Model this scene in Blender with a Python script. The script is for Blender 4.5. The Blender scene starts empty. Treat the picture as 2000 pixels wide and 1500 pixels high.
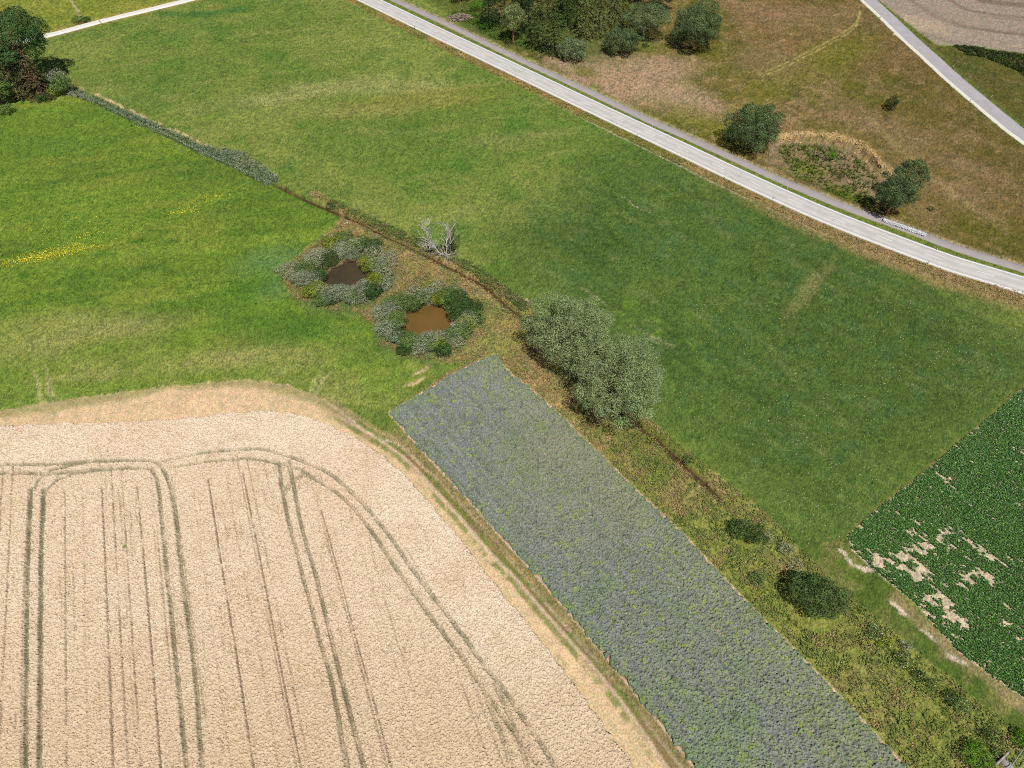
import bpy, math, random
import numpy as np
from mathutils import Vector
random.seed(7)
RNG = np.random.default_rng(11)
S = bpy.context.scene
C = S.collection
R = math.radians

# ------------------------------------------------------------------ camera
H = 114.22; PITCH = R(50.14); F = 1390.77
cam = bpy.data.cameras.new('camera'); cam.lens = 36*F/2000; cam.sensor_width = 36
cam.clip_start = 1; cam.clip_end = 8000
camo = bpy.data.objects.new('camera', cam); C.objects.link(camo)
camo.location = (0, 0, H); camo.rotation_euler = (math.pi/2-PITCH, 0, 0)
S.camera = camo
# ------------------------------------------------------------------ light
SUN = Vector((185, -653, 1265.7)).normalized()
EL = math.asin(SUN.z); AZ = math.atan2(SUN.x, SUN.y)
w = bpy.data.worlds.new('World'); S.world = w; w.use_nodes = True
nt = w.node_tree; nt.nodes.clear()
sky = nt.nodes.new('ShaderNodeTexSky'); sky.sky_type = 'NISHITA'; sky.sun_disc = False
sky.sun_elevation = EL; sky.sun_rotation = AZ; sky.altitude = 450
bg = nt.nodes.new('ShaderNodeBackground'); bg.inputs[1].default_value = 0.05
ou = nt.nodes.new('ShaderNodeOutputWorld')
nt.links.new(sky.outputs[0], bg.inputs[0]); nt.links.new(bg.outputs[0], ou.inputs[0])
sl = bpy.data.lights.new('sun', 'SUN'); sl.energy = 5.0; sl.angle = R(0.5); sl.color = (1, .965, .91)
so = bpy.data.objects.new('sun', sl); C.objects.link(so)
so.rotation_euler = (-SUN).to_track_quat('-Z', 'Y').to_euler()
S.view_settings.view_transform = 'Standard'; S.view_settings.look = 'None'
S.view_settings.exposure = 0.45; S.view_settings.gamma = 1
S.cycles.filter_width = 1.0; S.cycles.use_denoising = False; S.cycles.max_bounces = 5; S.cycles.diffuse_bounces = 1; S.cycles.glossy_bounces = 2
S.cycles.transmission_bounces = 2; S.cycles.transparent_max_bounces = 4
GAIN = 2.05

# ------------------------------------------------------------------ helpers
def lin(c):
    c = np.asarray(c, float)/255
    return np.where(c <= .04045, c/12.92, ((c+.055)/1.055)**2.4)
def A(r, g, b):
    'albedo of a surface that shows as r,g,b in full sun'
    return np.minimum(lin((r, g, b))/GAIN, .85)
def W(p, z=0.):
    'world x,y of photo points at height z'
    p = np.atleast_2d(np.asarray(p, float)); u = p[:, 0]-1000; v = p[:, 1]-750
    s, c = math.sin(PITCH), math.cos(PITCH)
    t = (H-z)/(v*c+F*s)
    return np.stack([u*t, (-v*s+F*c)*t], 1)
def W1(x, y, z=0.):
    q = W([(x, y)], z)[0]; return float(q[0]), float(q[1])
def mpp(y):
    'metres per photo pixel across, at row y'
    v = y-750; s, c = math.sin(PITCH), math.cos(PITCH)
    return H/(v*c+F*s)
def hsh(ix, iy, seed):
    ix = ix.astype(np.int64).astype(np.uint64); iy = iy.astype(np.int64).astype(np.uint64)
    with np.errstate(over='ignore'):
        h = ix*np.uint64(0x9E3779B97F4A7C15) ^ (iy*np.uint64(0xC2B2AE3D27D4EB4F)+np.uint64(seed*7919+13))
        h ^= h >> np.uint64(29); h *= np.uint64(0xBF58476D1CE4E5B9); h ^= h >> np.uint64(32)
    return (h & np.uint64(0xFFFFFF)).astype(float)/0xFFFFFF
def vn(x, y, sc, seed=0):
    x = x/sc; y = y/sc; fx = np.floor(x); fy = np.floor(y); a = x-fx; b = y-fy
    a = a*a*(3-2*a); b = b*b*(3-2*b)
    return ((hsh(fx, fy, seed)*(1-a)+hsh(fx+1, fy, seed)*a)*(1-b) +
            (hsh(fx, fy+1, seed)*(1-a)+hsh(fx+1, fy+1, seed)*a)*b)
def fb(x, y, sc, seed=0, o=4):
    t = 0; a = 1; n = 0
    for i in range(o):
        t = t+a*vn(x+31*i, y-17*i, sc/2**i, seed+i); n += a; a *= .55
    return t/n
def ss(x, a, b):
    t = np.clip((x-a)/(b-a), 0, 1); return t*t*(3-2*t)
def dline(x, y, pts, cap=22.):
    'distance to a world polyline'
    pts = np.asarray(pts, float); d = np.full(x.shape, float(cap))
    step = 6 if len(x.ravel()) > 5000 else len(pts)
    for i in range(0, len(pts)-1, step):
        q = pts[i:i+step+1]; lo = q.min(0)-cap; hi = q.max(0)+cap
        k = np.nonzero((x > lo[0]) & (x < hi[0]) & (y > lo[1]) & (y < hi[1]))[0]
        if not len(k): continue
        xx = x[k]; yy = y[k]; dd = d[k]
        for (ax, ay), (bx, by) in zip(q[:-1], q[1:]):
            vx, vy = bx-ax, by-ay; L = vx*vx+vy*vy+1e-9
            t = np.clip(((xx-ax)*vx+(yy-ay)*vy)/L, 0, 1)
            np.minimum(dd, np.hypot(xx-ax-t*vx, yy-ay-t*vy), out=dd)
        d[k] = dd
    return d
def sdp(x, y, pts):
    'signed distance to a world polygon, positive inside'
    ins = np.zeros(x.shape, bool); n = len(pts)
    for i in range(n):
        ax, ay = pts[i]; bx, by = pts[(i+1) % n]
        if ay == by: continue
        c = ((ay > y) != (by > y)) & (x < (bx-ax)*(y-ay)/(by-ay)+ax)
        ins ^= c
    d = dline(x, y, list(pts)+[pts[0]])
    return np.where(ins, d, -d)
def smooth(pts, step=1.5):
    'Catmull-Rom through world points, resampled'
    P = np.asarray(pts, float); Q = np.vstack([2*P[0]-P[1], P, 2*P[-1]-P[-2]]); out = []
    for i in range(1, len(Q)-2):
        a, b, c, d = Q[i-1:i+3]; n = max(2, int(np.linalg.norm(c-b)/step))
        for k in range(n):
            t = k/n
            out.append(.5*((2*b)+(c-a)*t+(2*a-5*b+4*c-d)*t*t+(3*b-a-3*c+d)*t**3))
    out.append(P[-1]); return np.array(out)
def mesh(name, V, Fq, col=None, mat=None, parent=None, smoothed=False, loc=None, deg=4):
    V = np.asarray(V, np.float32); Fq = np.asarray(Fq, np.int32)
    me = bpy.data.meshes.new(name)
    if loc is not None: V = V-np.asarray(loc, np.float32)
    n = len(V); me.vertices.add(n); me.vertices.foreach_set('co', V.ravel())
    k = Fq.shape[1]; m = len(Fq)
    me.loops.add(m*k); me.loops.foreach_set('vertex_index', Fq.ravel())
    me.polygons.add(m); me.polygons.foreach_set('loop_start', np.arange(0, m*k, k, dtype=np.int32))
    try: me.polygons.foreach_set('loop_total', np.full(m, k, np.int32))
    except Exception: pass
    if smoothed: me.polygons.foreach_set('use_smooth', np.ones(m, bool))
    if col is not None:
        a = me.color_attributes.new('Col', 'FLOAT_COLOR', 'POINT')
        cc = np.ones((n, 4), np.float32); cc[:, :3] = col; a.data.foreach_set('color', cc.ravel())
    me.update(calc_edges=True); me.validate()
    if mat: me.materials.append(mat)
    o = bpy.data.objects.new(name, me); C.objects.link(o)
    if loc is not None and parent is None: o.location = loc
    if parent is not None: o.parent = parent
    return o
def tag(o, label, cat=None, group=None, kind=None):
    o['label'] = label
    if cat: o['category'] = cat
    if group: o['group'] = group
    if kind: o['kind'] = kind
    return o
def empty(name, loc, label, cat, group=None):
    o = bpy.data.objects.new(name, None); C.objects.link(o); o.location = loc
    o.empty_display_size = .5
    return tag(o, label, cat, group)
def mat_attr(name, rough=.9, nsc=3., namp=.3, bump=0., bsc=8., spec=.2, trans=0., namp2=0., nsc2=.4):
    m = bpy.data.materials.new(name); m.use_nodes = True; t = m.node_tree; N = t.nodes; L = t.links
    b = N['Principled BSDF']; b.inputs['Roughness'].default_value = rough
    b.inputs['Specular IOR Level'].default_value = spec
    at = N.new('ShaderNodeAttribute'); at.attribute_name = 'Col'
    tc = N.new('ShaderNodeTexCoord')
    geo = N.new('ShaderNodeNewGeometry')
    nz = N.new('ShaderNodeTexNoise'); nz.inputs['Scale'].default_value = nsc; nz.inputs['Detail'].default_value = 3
    L.new(geo.outputs['Position'], nz.inputs['Vector'])
    mr = N.new('ShaderNodeMapRange'); mr.inputs[1].default_value = .3; mr.inputs[2].default_value = .7
    mr.inputs[3].default_value = 1-namp; mr.inputs[4].default_value = 1+namp
    L.new(nz.outputs[0], mr.inputs[0])
    mx = N.new('ShaderNodeVectorMath'); mx.operation = 'SCALE'
    L.new(at.outputs['Color'], mx.inputs[0]); L.new(mr.outputs[0], mx.inputs['Scale'])
    last = mx.outputs[0]
    if namp2:
        n2 = N.new('ShaderNodeTexNoise'); n2.inputs['Scale'].default_value = nsc2; n2.inputs['Detail'].default_value = 4
        L.new(geo.outputs['Position'], n2.inputs['Vector'])
        m2 = N.new('ShaderNodeMapRange'); m2.inputs[1].default_value = .3; m2.inputs[2].default_value = .7
        m2.inputs[3].default_value = 1-namp2; m2.inputs[4].default_value = 1+namp2
        L.new(n2.outputs[0], m2.inputs[0])
        x2 = N.new('ShaderNodeVectorMath'); x2.operation = 'SCALE'
        L.new(last, x2.inputs[0]); L.new(m2.outputs[0], x2.inputs['Scale']); last = x2.outputs[0]
    L.new(last, b.inputs['Base Color'])
    if bump:
        bn = N.new('ShaderNodeTexNoise'); bn.inputs['Scale'].default_value = bsc; bn.inputs['Detail'].default_value = 2
        L.new(geo.outputs['Position'], bn.inputs['Vector'])
        bu = N.new('ShaderNodeBump'); bu.inputs['Strength'].default_value = 1; bu.inputs['Distance'].default_value = bump
        L.new(bn.outputs[0], bu.inputs['Height']); L.new(bu.outputs[0], b.inputs['Normal'])
    if trans:
        tr = N.new('ShaderNodeBsdfTranslucent'); L.new(last, tr.inputs[0])
        ms = N.new('ShaderNodeMixShader'); ms.inputs[0].default_value = trans
        L.new(b.outputs[0], ms.inputs[1]); L.new(tr.outputs[0], ms.inputs[2])
        L.new(ms.outputs[0], N['Material Output'].inputs[0])
    return m
def mat_plain(name, col, rough=.6, metal=0., spec=.3, nsc=6., namp=.12, bump=0.):
    m = mat_attr(name, rough, nsc, namp, bump, 20., spec)
    t = m.node_tree
    at = [n for n in t.nodes if n.type == 'ATTRIBUTE'][0]
    rgb = t.nodes.new('ShaderNodeRGB'); rgb.outputs[0].default_value = (*col, 1)
    for l in list(t.links):
        if l.from_node == at: t.links.new(rgb.outputs[0], l.to_socket)
    t.nodes.remove(at); t.nodes['Principled BSDF'].inputs['Metallic'].default_value = metal
    return m

# ------------------------------------------------------------------ plan of the place (world polylines)
DASH = [(757,17),(797,37),(840,57),(882,78),(930,100),(979,123),(1030,149),(1081,172),(1137,199),(1195,227),(1256,256),(1321,286),(1387,319),(1460,352),(1537,388),(1619,423),(1708,459),(1805,495),(1909,530)]
dw = W(DASH); k0 = (dw[0]-dw[5]); k0 = k0/np.linalg.norm(k0)
k1 = dw[-1]-dw[-2]; k1 /= np.linalg.norm(k1)
ang = R(5); k2 = np.array([k1[0]*math.cos(ang)-k1[1]*math.sin(ang), k1[0]*math.sin(ang)+k1[1]*math.cos(ang)])
road_pts = np.vstack([dw[0]+k0*160, dw[0]+k0*60, dw[0], dw[2], dw[5], dw[8], dw[11], dw[13], dw[15], dw[17], dw[18], dw[18]+k2*30, dw[18]+k2*60+np.array([3., 2.]), dw[18]+k2*120+np.array([10., 8.])])
ROAD = smooth(road_pts, 2)
PATHC = smooth(np.vstack([W1(771, 0)+k0*160, W1(771, 0)+k0*60, W([(771,0),(885,53),(1000,109),(1125,167),(1250,227),(1375,283),(1500,341),(1565,369),(1625,394),(1690,419),(1750,440),(1875,487),(2000,526),(2120,563),(2300,610)])]), 2)
ROAD2L = W([(1560,-105),(1645,-38),(1687,0),(1718,29),(1762,72),(1800,106),(1850,155),(1900,200),(1950,240),(2000,277),(2090,335),(2200,400)])
ROAD2R = W([(1590,-105),(1670,-38),(1711,0),(1757,41),(1800,82),(1838,116),(1875,147),(1937,197),(1968,224),(2000,251),(2090,312),(2200,375)])
ROAD2 = smooth((ROAD2L+ROAD2R)/2, 3)
GP = smooth(W([(-260,152),(-100,114),(97,68),(195,42),(285,20),(375,-2),(520,-40)]), 3)      # gravel path top left
DITCH = smooth(W([(-60,155),(60,180),(130,166),(190,195),(260,232),(330,262),(400,298),(470,328),(530,355),(605,392),(650,411),(700,433),(760,463),(800,482),(850,507),(900,532),(945,556),(985,592),(1030,628),(1080,680),(1150,750),(1200,795),(1255,835),(1300,872),(1345,915),(1385,950),(1450,1015),(1530,1095),(1600,1150),(1660,1195),(1710,1240),(1770,1298),(1840,1370),(1900,1430),(1955,1483),(2060,1590)]), 1.5)
WATERLINE = DITCH
WHEAT = W([(-420,838),(-150,834),(0,831),(100,829),(250,825),(375,816),(450,807),(500,802),(562,806),(610,818),(650,833),(687,851),(750,891),(800,937),(862,1010),(900,1053),(957,1126),(1000,1182),(1057,1251),(1105,1315),(1150,1376),(1242,1501),(1400,1720),(-420,1720)], .4)
PHAC = W([(760,804),(780,794),(815,772),(850,752),(900,722),(930,707),(966,693),(1000,733),(1025,750),(1082,800),(1150,867),(1200,915),(1275,987),(1337,1045),(1410,1125),(1500,1217),(1607,1325),(1675,1397),(1772,1500),(1940,1690),(1530,1700),(1430,1585),(1360,1500),(1275,1392),(1175,1270),(1110,1192),(1052,1125),(995,1064),(925,984),(850,905),(800,850)], .3)
BEET = W([(1655,1046),(1720,990),(1807,922),(1870,868),(1937,812),(2000,757),(2230,560),(2450,1000),(2400,1560),(2200,1480),(2000,1364),(1950,1330),(1875,1275),(1830,1228),(1790,1180),(1740,1140),(1695,1105),(1665,1075)])
ROUGH = W([(600,378),(640,402),(665,425),(648,452),(610,478),(565,512),(548,550),(572,580),(640,605),(700,610),(735,640),(740,672),(785,695),(850,705),(900,712),(850,745),(790,785),(757,802),(900,760),(1010,790),(1400,1180),(1650,1440),(1900,1720),(2300,1720),(2140,1540),(2000,1440),(1900,1362),(1800,1278),(1720,1215),(1650,1158),(1600,1110),(1560,1068),(1525,1030),(1480,988),(1430,948),(1390,915),(1330,872),(1275,822),(1220,770),(1050,612),(1030,590),(990,566),(940,541),(880,501),(800,461),(700,418),(640,385),(615,372)])
REED = smooth(W([(125,168),(190,197),(260,230),(330,262),(400,296),(470,326),(530,352)]), 2)
DRY = W([(1000,98),(1130,160),(1250,215),(1375,275),(1500,333),(1565,362),(1625,387),(1690,412),(1750,433),(1875,480),(2000,518),(2300,600),(2500,480),(2200,392),(2000,285),(1945,243),(1890,195),(1838,148),(1762,76),(1715,33),(1680,0),(1560,-100),(1300,-140),(900,-140),(870,-40),(880,20)])
TOPF = W([(1716,0),(1745,22),(1790,58),(1830,88),(1870,88),(1915,92),(1950,98),(2000,104),(2300,128),(2500,-100),(1600,-150),(1640,-60)])
TRACK_R = smooth(W([(-300,850),(0,803),(200,770),(380,747),(500,748),(590,768),(650,795),(725,848),(780,871),(825,910),(875,957),(925,1010),(975,1065),(1022,1125),(1070,1182),(1125,1245),(1212,1342),(1265,1412),(1330,1498),(1450,1660)]), 1.5)
TRACK_L = smooth(W([(610,785),(660,812),(712,842),(760,872),(800,903),(850,957),(900,1012),(962,1085),(1005,1127),(1050,1180),(1100,1237),(1200,1352),(1304,1500),(1410,1660)]), 1.5)
HEADL = W([(-420,840),(-150,825),(0,803),(100,786),(250,765),(375,752),(480,742),(560,752),(640,785),(700,818),(760,860),(850,945),(960,1065),(1100,1210),(1340,1500),(1500,1700),(1300,1720),(1020,1330),(740,960),(600,860),(450,850),(0,860),(-420,850)])
POND1 = W([(628,548),(648,524),(680,508),(715,512),(724,535),(712,560),(680,572),(645,572),(630,562)])
POND2 = W([(788,626),(800,606),(825,597),(860,597),(878,612),(882,634),(868,650),(835,660),(805,656),(792,642)])
EASTM = W([(1170,300),(1250,300),(1420,372),(1587,450),(1800,535),(2000,600),(2300,700),(2200,640),(1930,812),(1650,1050),(1560,1072),(1390,915),(1050,612),(990,566),(1010,480),(1090,380)])
SCARP = smooth(W([(1500,268),(1540,262),(1580,260),(1640,266),(1685,283),(1705,300),(1720,318),(1748,342)]), 1)
HOLLOW = W([(1500,270),(1540,264),(1580,262),(1640,268),(1685,285),(1705,302),(1720,320),(1748,344),(1730,395),(1690,402),(1625,380),(1560,350),(1500,320)])

def zf(x, y):
    'lie of the land'
    z = np.zeros_like(x)
    z -= 1.15*(1-ss(dline(x, y, DITCH), .25, 1.1))*ss(dline(x, y, REED)-0, 1.2, 3)*(.45+.55*ss(y, 60, 72))
    z -= .5*(1-ss(dline(x, y, REED), .3, 1.4))
    for P in (POND1, POND2):
        z -= 1.3*ss(sdp(x, y, P), -1.6, .8)
    s = sdp(x, y, HOLLOW); dr = dline(x, y, ROAD)
    z -= 1.9*ss(s, -.1, 1.0)*ss(dr, 7.5, 16)
    return z

# ------------------------------------------------------------------ ground: one sheet to the horizon
ys = [2.]
while ys[-1] < 345: ys.append(ys[-1]+.2+.0015*ys[-1])
ys = np.array([-4000, -1500, -500, -150, -60, -30, -15, -8, -4, -1.5]+ys+[348, 355, 370, 400, 460, 600, 900, 1600, 3000, 6000.])
sx = np.linspace(-1, 1, 1300); ex = np.array([1.02, 1.06, 1.15, 1.35, 1.8, 3, 7, 20, 60.])
sx = np.concatenate([-ex[::-1], sx, ex])
hw = 82+.56*np.clip(ys, 0, 345)
gx = sx[None, :]*hw[:, None]; gy = np.repeat(ys[:, None], len(sx), 1)
inner = (np.abs(sx)[None, :] < 1.0) & (gy > 2) & (gy < 345)
jit = .3*(hw[:, None]*2/1300)
gx = gx+np.where(inner, (RNG.random(gx.shape)-.5)*jit*2, 0)
gy = gy+np.where(inner, (RNG.random(gx.shape)-.5)*(.2+.0015*gy)*.5, 0)
X = gx.ravel(); Y = gy.ravel()
n1 = fb(X, Y, 38, 1); n2 = fb(X, Y, 9, 5); n3 = fb(X, Y, 2.2, 9, 3); rn = RNG.random(len(X))
wx = X+(fb(X, Y, 3, 21, 3)-.5)*2.2; wy = Y+(fb(X, Y, 3, 25, 3)-.5)*2.2
wfx = X+(vn(X, Y, .8, 31)-.5)*.7; wfy = Y+(vn(X, Y, .8, 35)-.5)*.7
col = np.empty((len(X), 3))
def mixc(m, c):
    global col
    m = np.clip(m, 0, 1)[:, None]; col = col*(1-m)+np.asarray(c)*m
def near(px, py, rx, ry=None, a=0., soft=.6):
    'soft elliptical patch at a photo place, radii in metres'
    cx, cy = W1(px, py); ry = ry or rx; dx = wx-cx; dy = wy-cy
    u = dx*math.cos(a)+dy*math.sin(a); v = -dx*math.sin(a)+dy*math.cos(a)
    return 1-ss(np.sqrt((u/rx)**2+(v/ry)**2), 1-soft, 1+soft)
RA = math.atan2(k0[1], k0[0])
# anisotropic mowing streaks, along the fields
ca, sa = math.cos(RA), math.sin(RA)
U = X*ca+Y*sa; Vv = -X*sa+Y*ca
st = fb(U/6, Vv, 2.4, 41, 3); st2 = fb(U/9, Vv, 6, 47, 3)
WA = R(14); Ux = X*math.cos(WA)+Y*math.sin(WA); Vx = -X*math.sin(WA)+Y*math.cos(WA)
stw = fb(Ux/7, Vx, 3.0, 51, 3)
# base: middle meadow
col[:] = A(114, 137, 60)
mixc(ss(n1, .42, .68)*.75, A(142, 152, 78)); mixc(ss(n2, .5, .78)*.5, A(88, 130, 42))
mixc(ss(stw, .52, .78)*.4, A(150, 154, 88)); mixc(ss(fb(X, Y, 16, 61), .56, .76)*.45, A(78, 122, 48))
for p in [(560,185,26,5,.35),(660,170,20,5,.2),(800,170,12,4,.2),(700,215,18,4,.1),(1000,270,16,3,.2)]:
    mixc(near(p[0], p[1], p[2], p[3], p[4], .8)*.35, A(166, 160, 106))
for p in [(780,205,26,5,.2),(850,180,14,3,.2)]:
    mixc(near(p[0], p[1], p[2], p[3], p[4], .8)*.4, A(150, 138, 62))
# west meadow
WM = W([(-500,260),(0,205),(60,190),(150,170),(330,268),(530,360),(605,392),(665,425),(565,512),(548,550),(640,605),(735,640),(785,695),(850,720),(755,800),(640,785),(480,740),(250,762),(0,800),(-500,900)])
m = ss(sdp(wfx, wfy, WM), -.3, .3); col = col*(1-m[:, None])+np.where(True, A(116, 145, 50), 0)[None, :]*m[:, None]
mw = m
mixc(mw*ss(stw, .45, .75)*.5, A(134, 156, 56)); mixc(mw*ss(n2, .5, .75)*.45, A(92, 130, 46))
mixc(mw*ss(fb(Ux/3, Vx, 12, 65), .5, .75)*.55, A(104, 128, 50))
low = ss(-Y, -118, -88)
mixc(mw*ss(fb(Ux/5, Vx, 4.5, 67), .52, .72)*.5, A(84, 118, 44)); mixc(mw*ss(fb(Ux/4, Vx, 7, 69), .55, .75)*.5, A(140, 150, 62))
mixc(mw*near(120, 260, 30, 12, .2, .8)*.45, A(96, 130, 48)); mixc(mw*low*.75, A(128, 150, 66)); mixc(mw*low*ss(n2+stw*.4, .6, .95)*.75, A(160, 156, 92))
for p in [(120,630,14,4,.1),(260,640,12,3,.2),(60,680,12,4,.1),(480,700,16,3,.1)]:
    mixc(mw*near(*p, .8)*.5, A(168, 160, 100))
for p in [(272,470,2.2,1.2,0),(205,497,3,1.2,0),(330,470,2,1,0),(310,450,3,1,0),(45,538,2,.8,0),(500,560,9,4,.3),(560,640,12,5,0)]:
    mixc(mw*near(*p, .6)*.6, A(76, 120, 40))
for p in [(520,505,7,4,.6),(560,510,6,3,.6),(545,560,5,4,.6)]:
    mixc(mw*near(*p, .8)*.6, A(104, 140, 84))
# east meadow
sE = sdp(X+(n1-.5)*26, Y+(n1-.5)*26, EASTM); mE = ss(sE, -13, 15)
mixc(mE, A(90, 118, 54)); mixc(mE*ss(n2, .5, .8)*.55, A(98, 122, 52)); mixc(mE*ss(st, .5, .8)*.5, A(72, 100, 50))
mixc(mE*ss(fb(X, Y, 18, 71), .5, .72)*.5, A(70, 96, 40)); mixc(mE*ss(n3*.5+rn*.5, .6, .9)*.35, A(112, 130, 74))
east = ss(X, 25, 95)
mixc(mE*east*.45, A(74, 96, 42))
for p in [(1600,545,9,1.3,.9),(1570,570,10,1.6,.9)]: mixc(near(*p, .7)*.5, A(140, 134, 82))
for p in [(1265,655,4,.5,RA),(1290,662,3,.5,RA),(1160,580,4,.3,RA),(1240,400,4,.3,RA)]: mixc(near(*p, .7)*.7*ss(rn, .25, .7), A(196, 178, 148))
for p in [(1275,650,14,4,RA),(1260,620,8,2,RA)]: mixc(mE*near(*p, .7)*ss(n3, .55, .7)*.5, A(110, 140, 40))
# top-left field beyond the gravel path
TL = W([(-500,160),(-100,108),(97,62),(195,36),(285,14),(375,-8),(520,-45),(400,-140),(-600,-140)])
mT = ss(sdp(wfx, wfy, TL), -.3, .3); mixc(mT, A(134, 144, 54)); mixc(mT*ss(n2, .45, .7)*.5, A(156, 156, 74)); mixc(mT*ss(n1, .5, .7)*.4, A(112, 136, 40))
mixc((1-ss(dline(wfx, wfy, W([(135,-6),(150,18),(156,36)])), .2, .7))*.7, A(190, 170, 140))
mixc((1-ss(dline(wfx, wfy, GP), 2.0, 4.2))*.6, A(178, 152, 84))
mixc((1-ss(dline(wx, wy, W([(290,22),(330,26),(400,28),(470,18)])), 1, 4.5))*ss(n2, .4, .6)*.7, A(70, 120, 56))
# dry grassland right of the road
mD = ss(sdp(wx, wy, DRY), -.5, .8)
mixc(mD, A(122, 110, 56)); mixc(mD*ss(n1, .4, .62)*.8, A(140, 112, 72)); mixc(mD*ss(fb(X, Y, 24, 81), .5, .68)*.85, A(104, 106, 38))
mixc(mD*ss(n2, .48, .72)*.6, A(152, 128, 88)); mixc(mD*ss(fb(X, Y, 6, 85), .55, .75)*.55, A(88, 88, 34)); mixc(mD*ss(n3, .55, .8)*.4, A(172, 146, 112))
mixc(mE*ss(fb(X, Y, 3.5, 73, 3), .55, .75)*.5, A(74, 112, 66)); mixc(mE*ss(fb(U/4, Vv, 1.6, 75, 3), .58, .78)*.4, A(120, 136, 84))
far = ss(X, 60, 150)*mD
mixc(far*.45, A(98, 84, 42))
for p in [(1220,165,20,11,-.3),(1290,130,10,8,0),(1180,120,9,7,0),(1110,130,10,3,RA),(1340,200,14,8,RA)]:
    mixc(mD*near(*p, .7)*.8, A(178, 150, 120))
for p in [(1140,140,5,3,RA),(1270,95,6,3,0),(1160,170,3,1.5,0),(1450,250,20,6,1.1),(1590,120,30,8,.6),(1380,240,16,5,RA)]:
    mixc(mD*near(*p, .7)*.7, A(118, 118, 40))
for p in [(1560,30,22,10,0),(1500,120,12,12,0),(1700,240,14,6,-.6),(1900,330,16,5,-.6),(1850,370,12,5,-.5)]:
    mixc(mD*near(*p, .8)*.5, A(150, 122, 92))
mixc(mD*(1-ss(dline(wx, wy, W([(1700,235),(1760,290),(1850,370),(1960,440)])), .5, 2.5))*.5, A(158, 138, 92))
for off in (0, 7):
    mixc((1-ss(dline(X, Y, smooth(W([(1482+off,146+off*.5),(1530,125+off),(1590,95+off),(1640,68+off),(1672,44+off),(1680,20)]), 2)), .15, .6))*.75*ss(n3, .2, .5), A(172, 158, 96))
# scarp and hollow
sH = sdp(wfx, wfy, HOLLOW); mH = ss(sH, -.2, .6)
mixc(mH, A(142, 124, 88)); mixc(mH*ss(n3, .45, .65)*.7, A(96, 110, 40)); mixc(mH*ss(n2, .5, .7)*.5, A(152, 130, 106))
for p in [(1650,370,8,3,RA),(1690,385,6,3,RA),(1580,320,4,3,0)]: mixc(mH*near(*p, .7)*.8, A(112, 126, 38))
dS = dline(wfx, wfy, SCARP); mixc((1-ss(dS, .3, 1.5))*.8*ss(n3+rn*.4, .4, .85), A(208, 176, 124)); mixc((1-ss(dS, .2, 3.0))*.3, A(196, 160, 108))
# forest floor and green under the trees
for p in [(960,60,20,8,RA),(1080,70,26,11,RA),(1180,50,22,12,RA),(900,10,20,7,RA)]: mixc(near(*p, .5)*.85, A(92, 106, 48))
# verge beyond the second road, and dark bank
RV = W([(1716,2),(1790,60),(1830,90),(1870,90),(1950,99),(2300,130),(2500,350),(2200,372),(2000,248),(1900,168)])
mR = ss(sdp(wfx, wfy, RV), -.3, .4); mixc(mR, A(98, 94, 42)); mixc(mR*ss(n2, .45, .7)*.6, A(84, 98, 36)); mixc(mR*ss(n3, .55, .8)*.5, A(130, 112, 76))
mixc((1-ss(dline(wfx, wfy, ROAD2+np.array([3.6, .9])), .5, 1.6))*.6, A(108, 124, 62))
# stubble field top right
mS = ss(sdp(wfx, wfy, TOPF), -.3, .5)
bend = smooth(W([(1700,-60),(1760,-10),(1830,35),(1900,55),(2000,68),(2200,84)]), 4)
db = dline(X, Y, bend, 90.)*np.where(sdp(X, Y, np.vstack([bend, W([(2500,-100),(1800,-150)])])) > 0, 1, -1)
bands = fb(db*1.0, X*.03, 3.2, 91, 3)
mixc(mS, A(168, 152, 134)); mixc(mS*ss(bands, .5, .72)*.8, A(128, 112, 96)); mixc(mS*ss(bands, .3, .12)*.7, A(190, 172, 148))
mixc(mS*ss(n3*.5+rn*.5, .5, .9)*.35, A(120, 112, 98))
mixc(mS*near(1790, 45, 12, 6, -.6, .7)*.6, A(196, 174, 144))
# verges by the main road
dR = dline(X, Y, ROAD); dP = dline(X, Y, PATHC)
mV = (1-ss(dR+(n3-.5)*1.2, 6.2, 7.4)); mixc(mV, A(142, 126, 66)); mixc(mV*ss(n3, .45, .7)*.8, A(176, 146, 94)); mixc(mV*ss(n2, .45, .65)*.7, A(104, 118, 44))
side = sdp(X, Y, np.vstack([ROAD, W([(2500,900),(-400,900),(-400,-150)])]))   # >0 on the meadow side
wside = side > 0
mL = wside*(1-ss(np.abs(dR-7.4+(n3-.5)*.6), .12, .4))*ss(Y*-1, -215, -190); mixc(mL*.7, A(196, 180, 150))
mL2 = wside*(1-ss(np.abs(dR-6.9), .15, .4))*ss(Y*-1, -215, -190); mixc(mL2*.5, A(84, 88, 44))
right = ss(X, 40, 90)
mixc(wside*(1-ss(dR+(n2-.5)*3, 7.5, 12.))*right*.85, A(160, 134, 90))
mixc(wside*(1-ss(dR+(n2-.5)*3, 7.5, 12.))*right*ss(n3, .5, .7)*.6, A(112, 104, 50))
mG = (~wside)*(1-ss(dR, 5.2, 6.4)); mixc(mG*.9, A(112, 134, 54))
mixc((~wside)*ss(dP, 1.0, 1.5)*(1-ss(dP, 1.8, 3.2))*ss(dR, 5., 6.)*.7, A(176, 158, 120))
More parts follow.
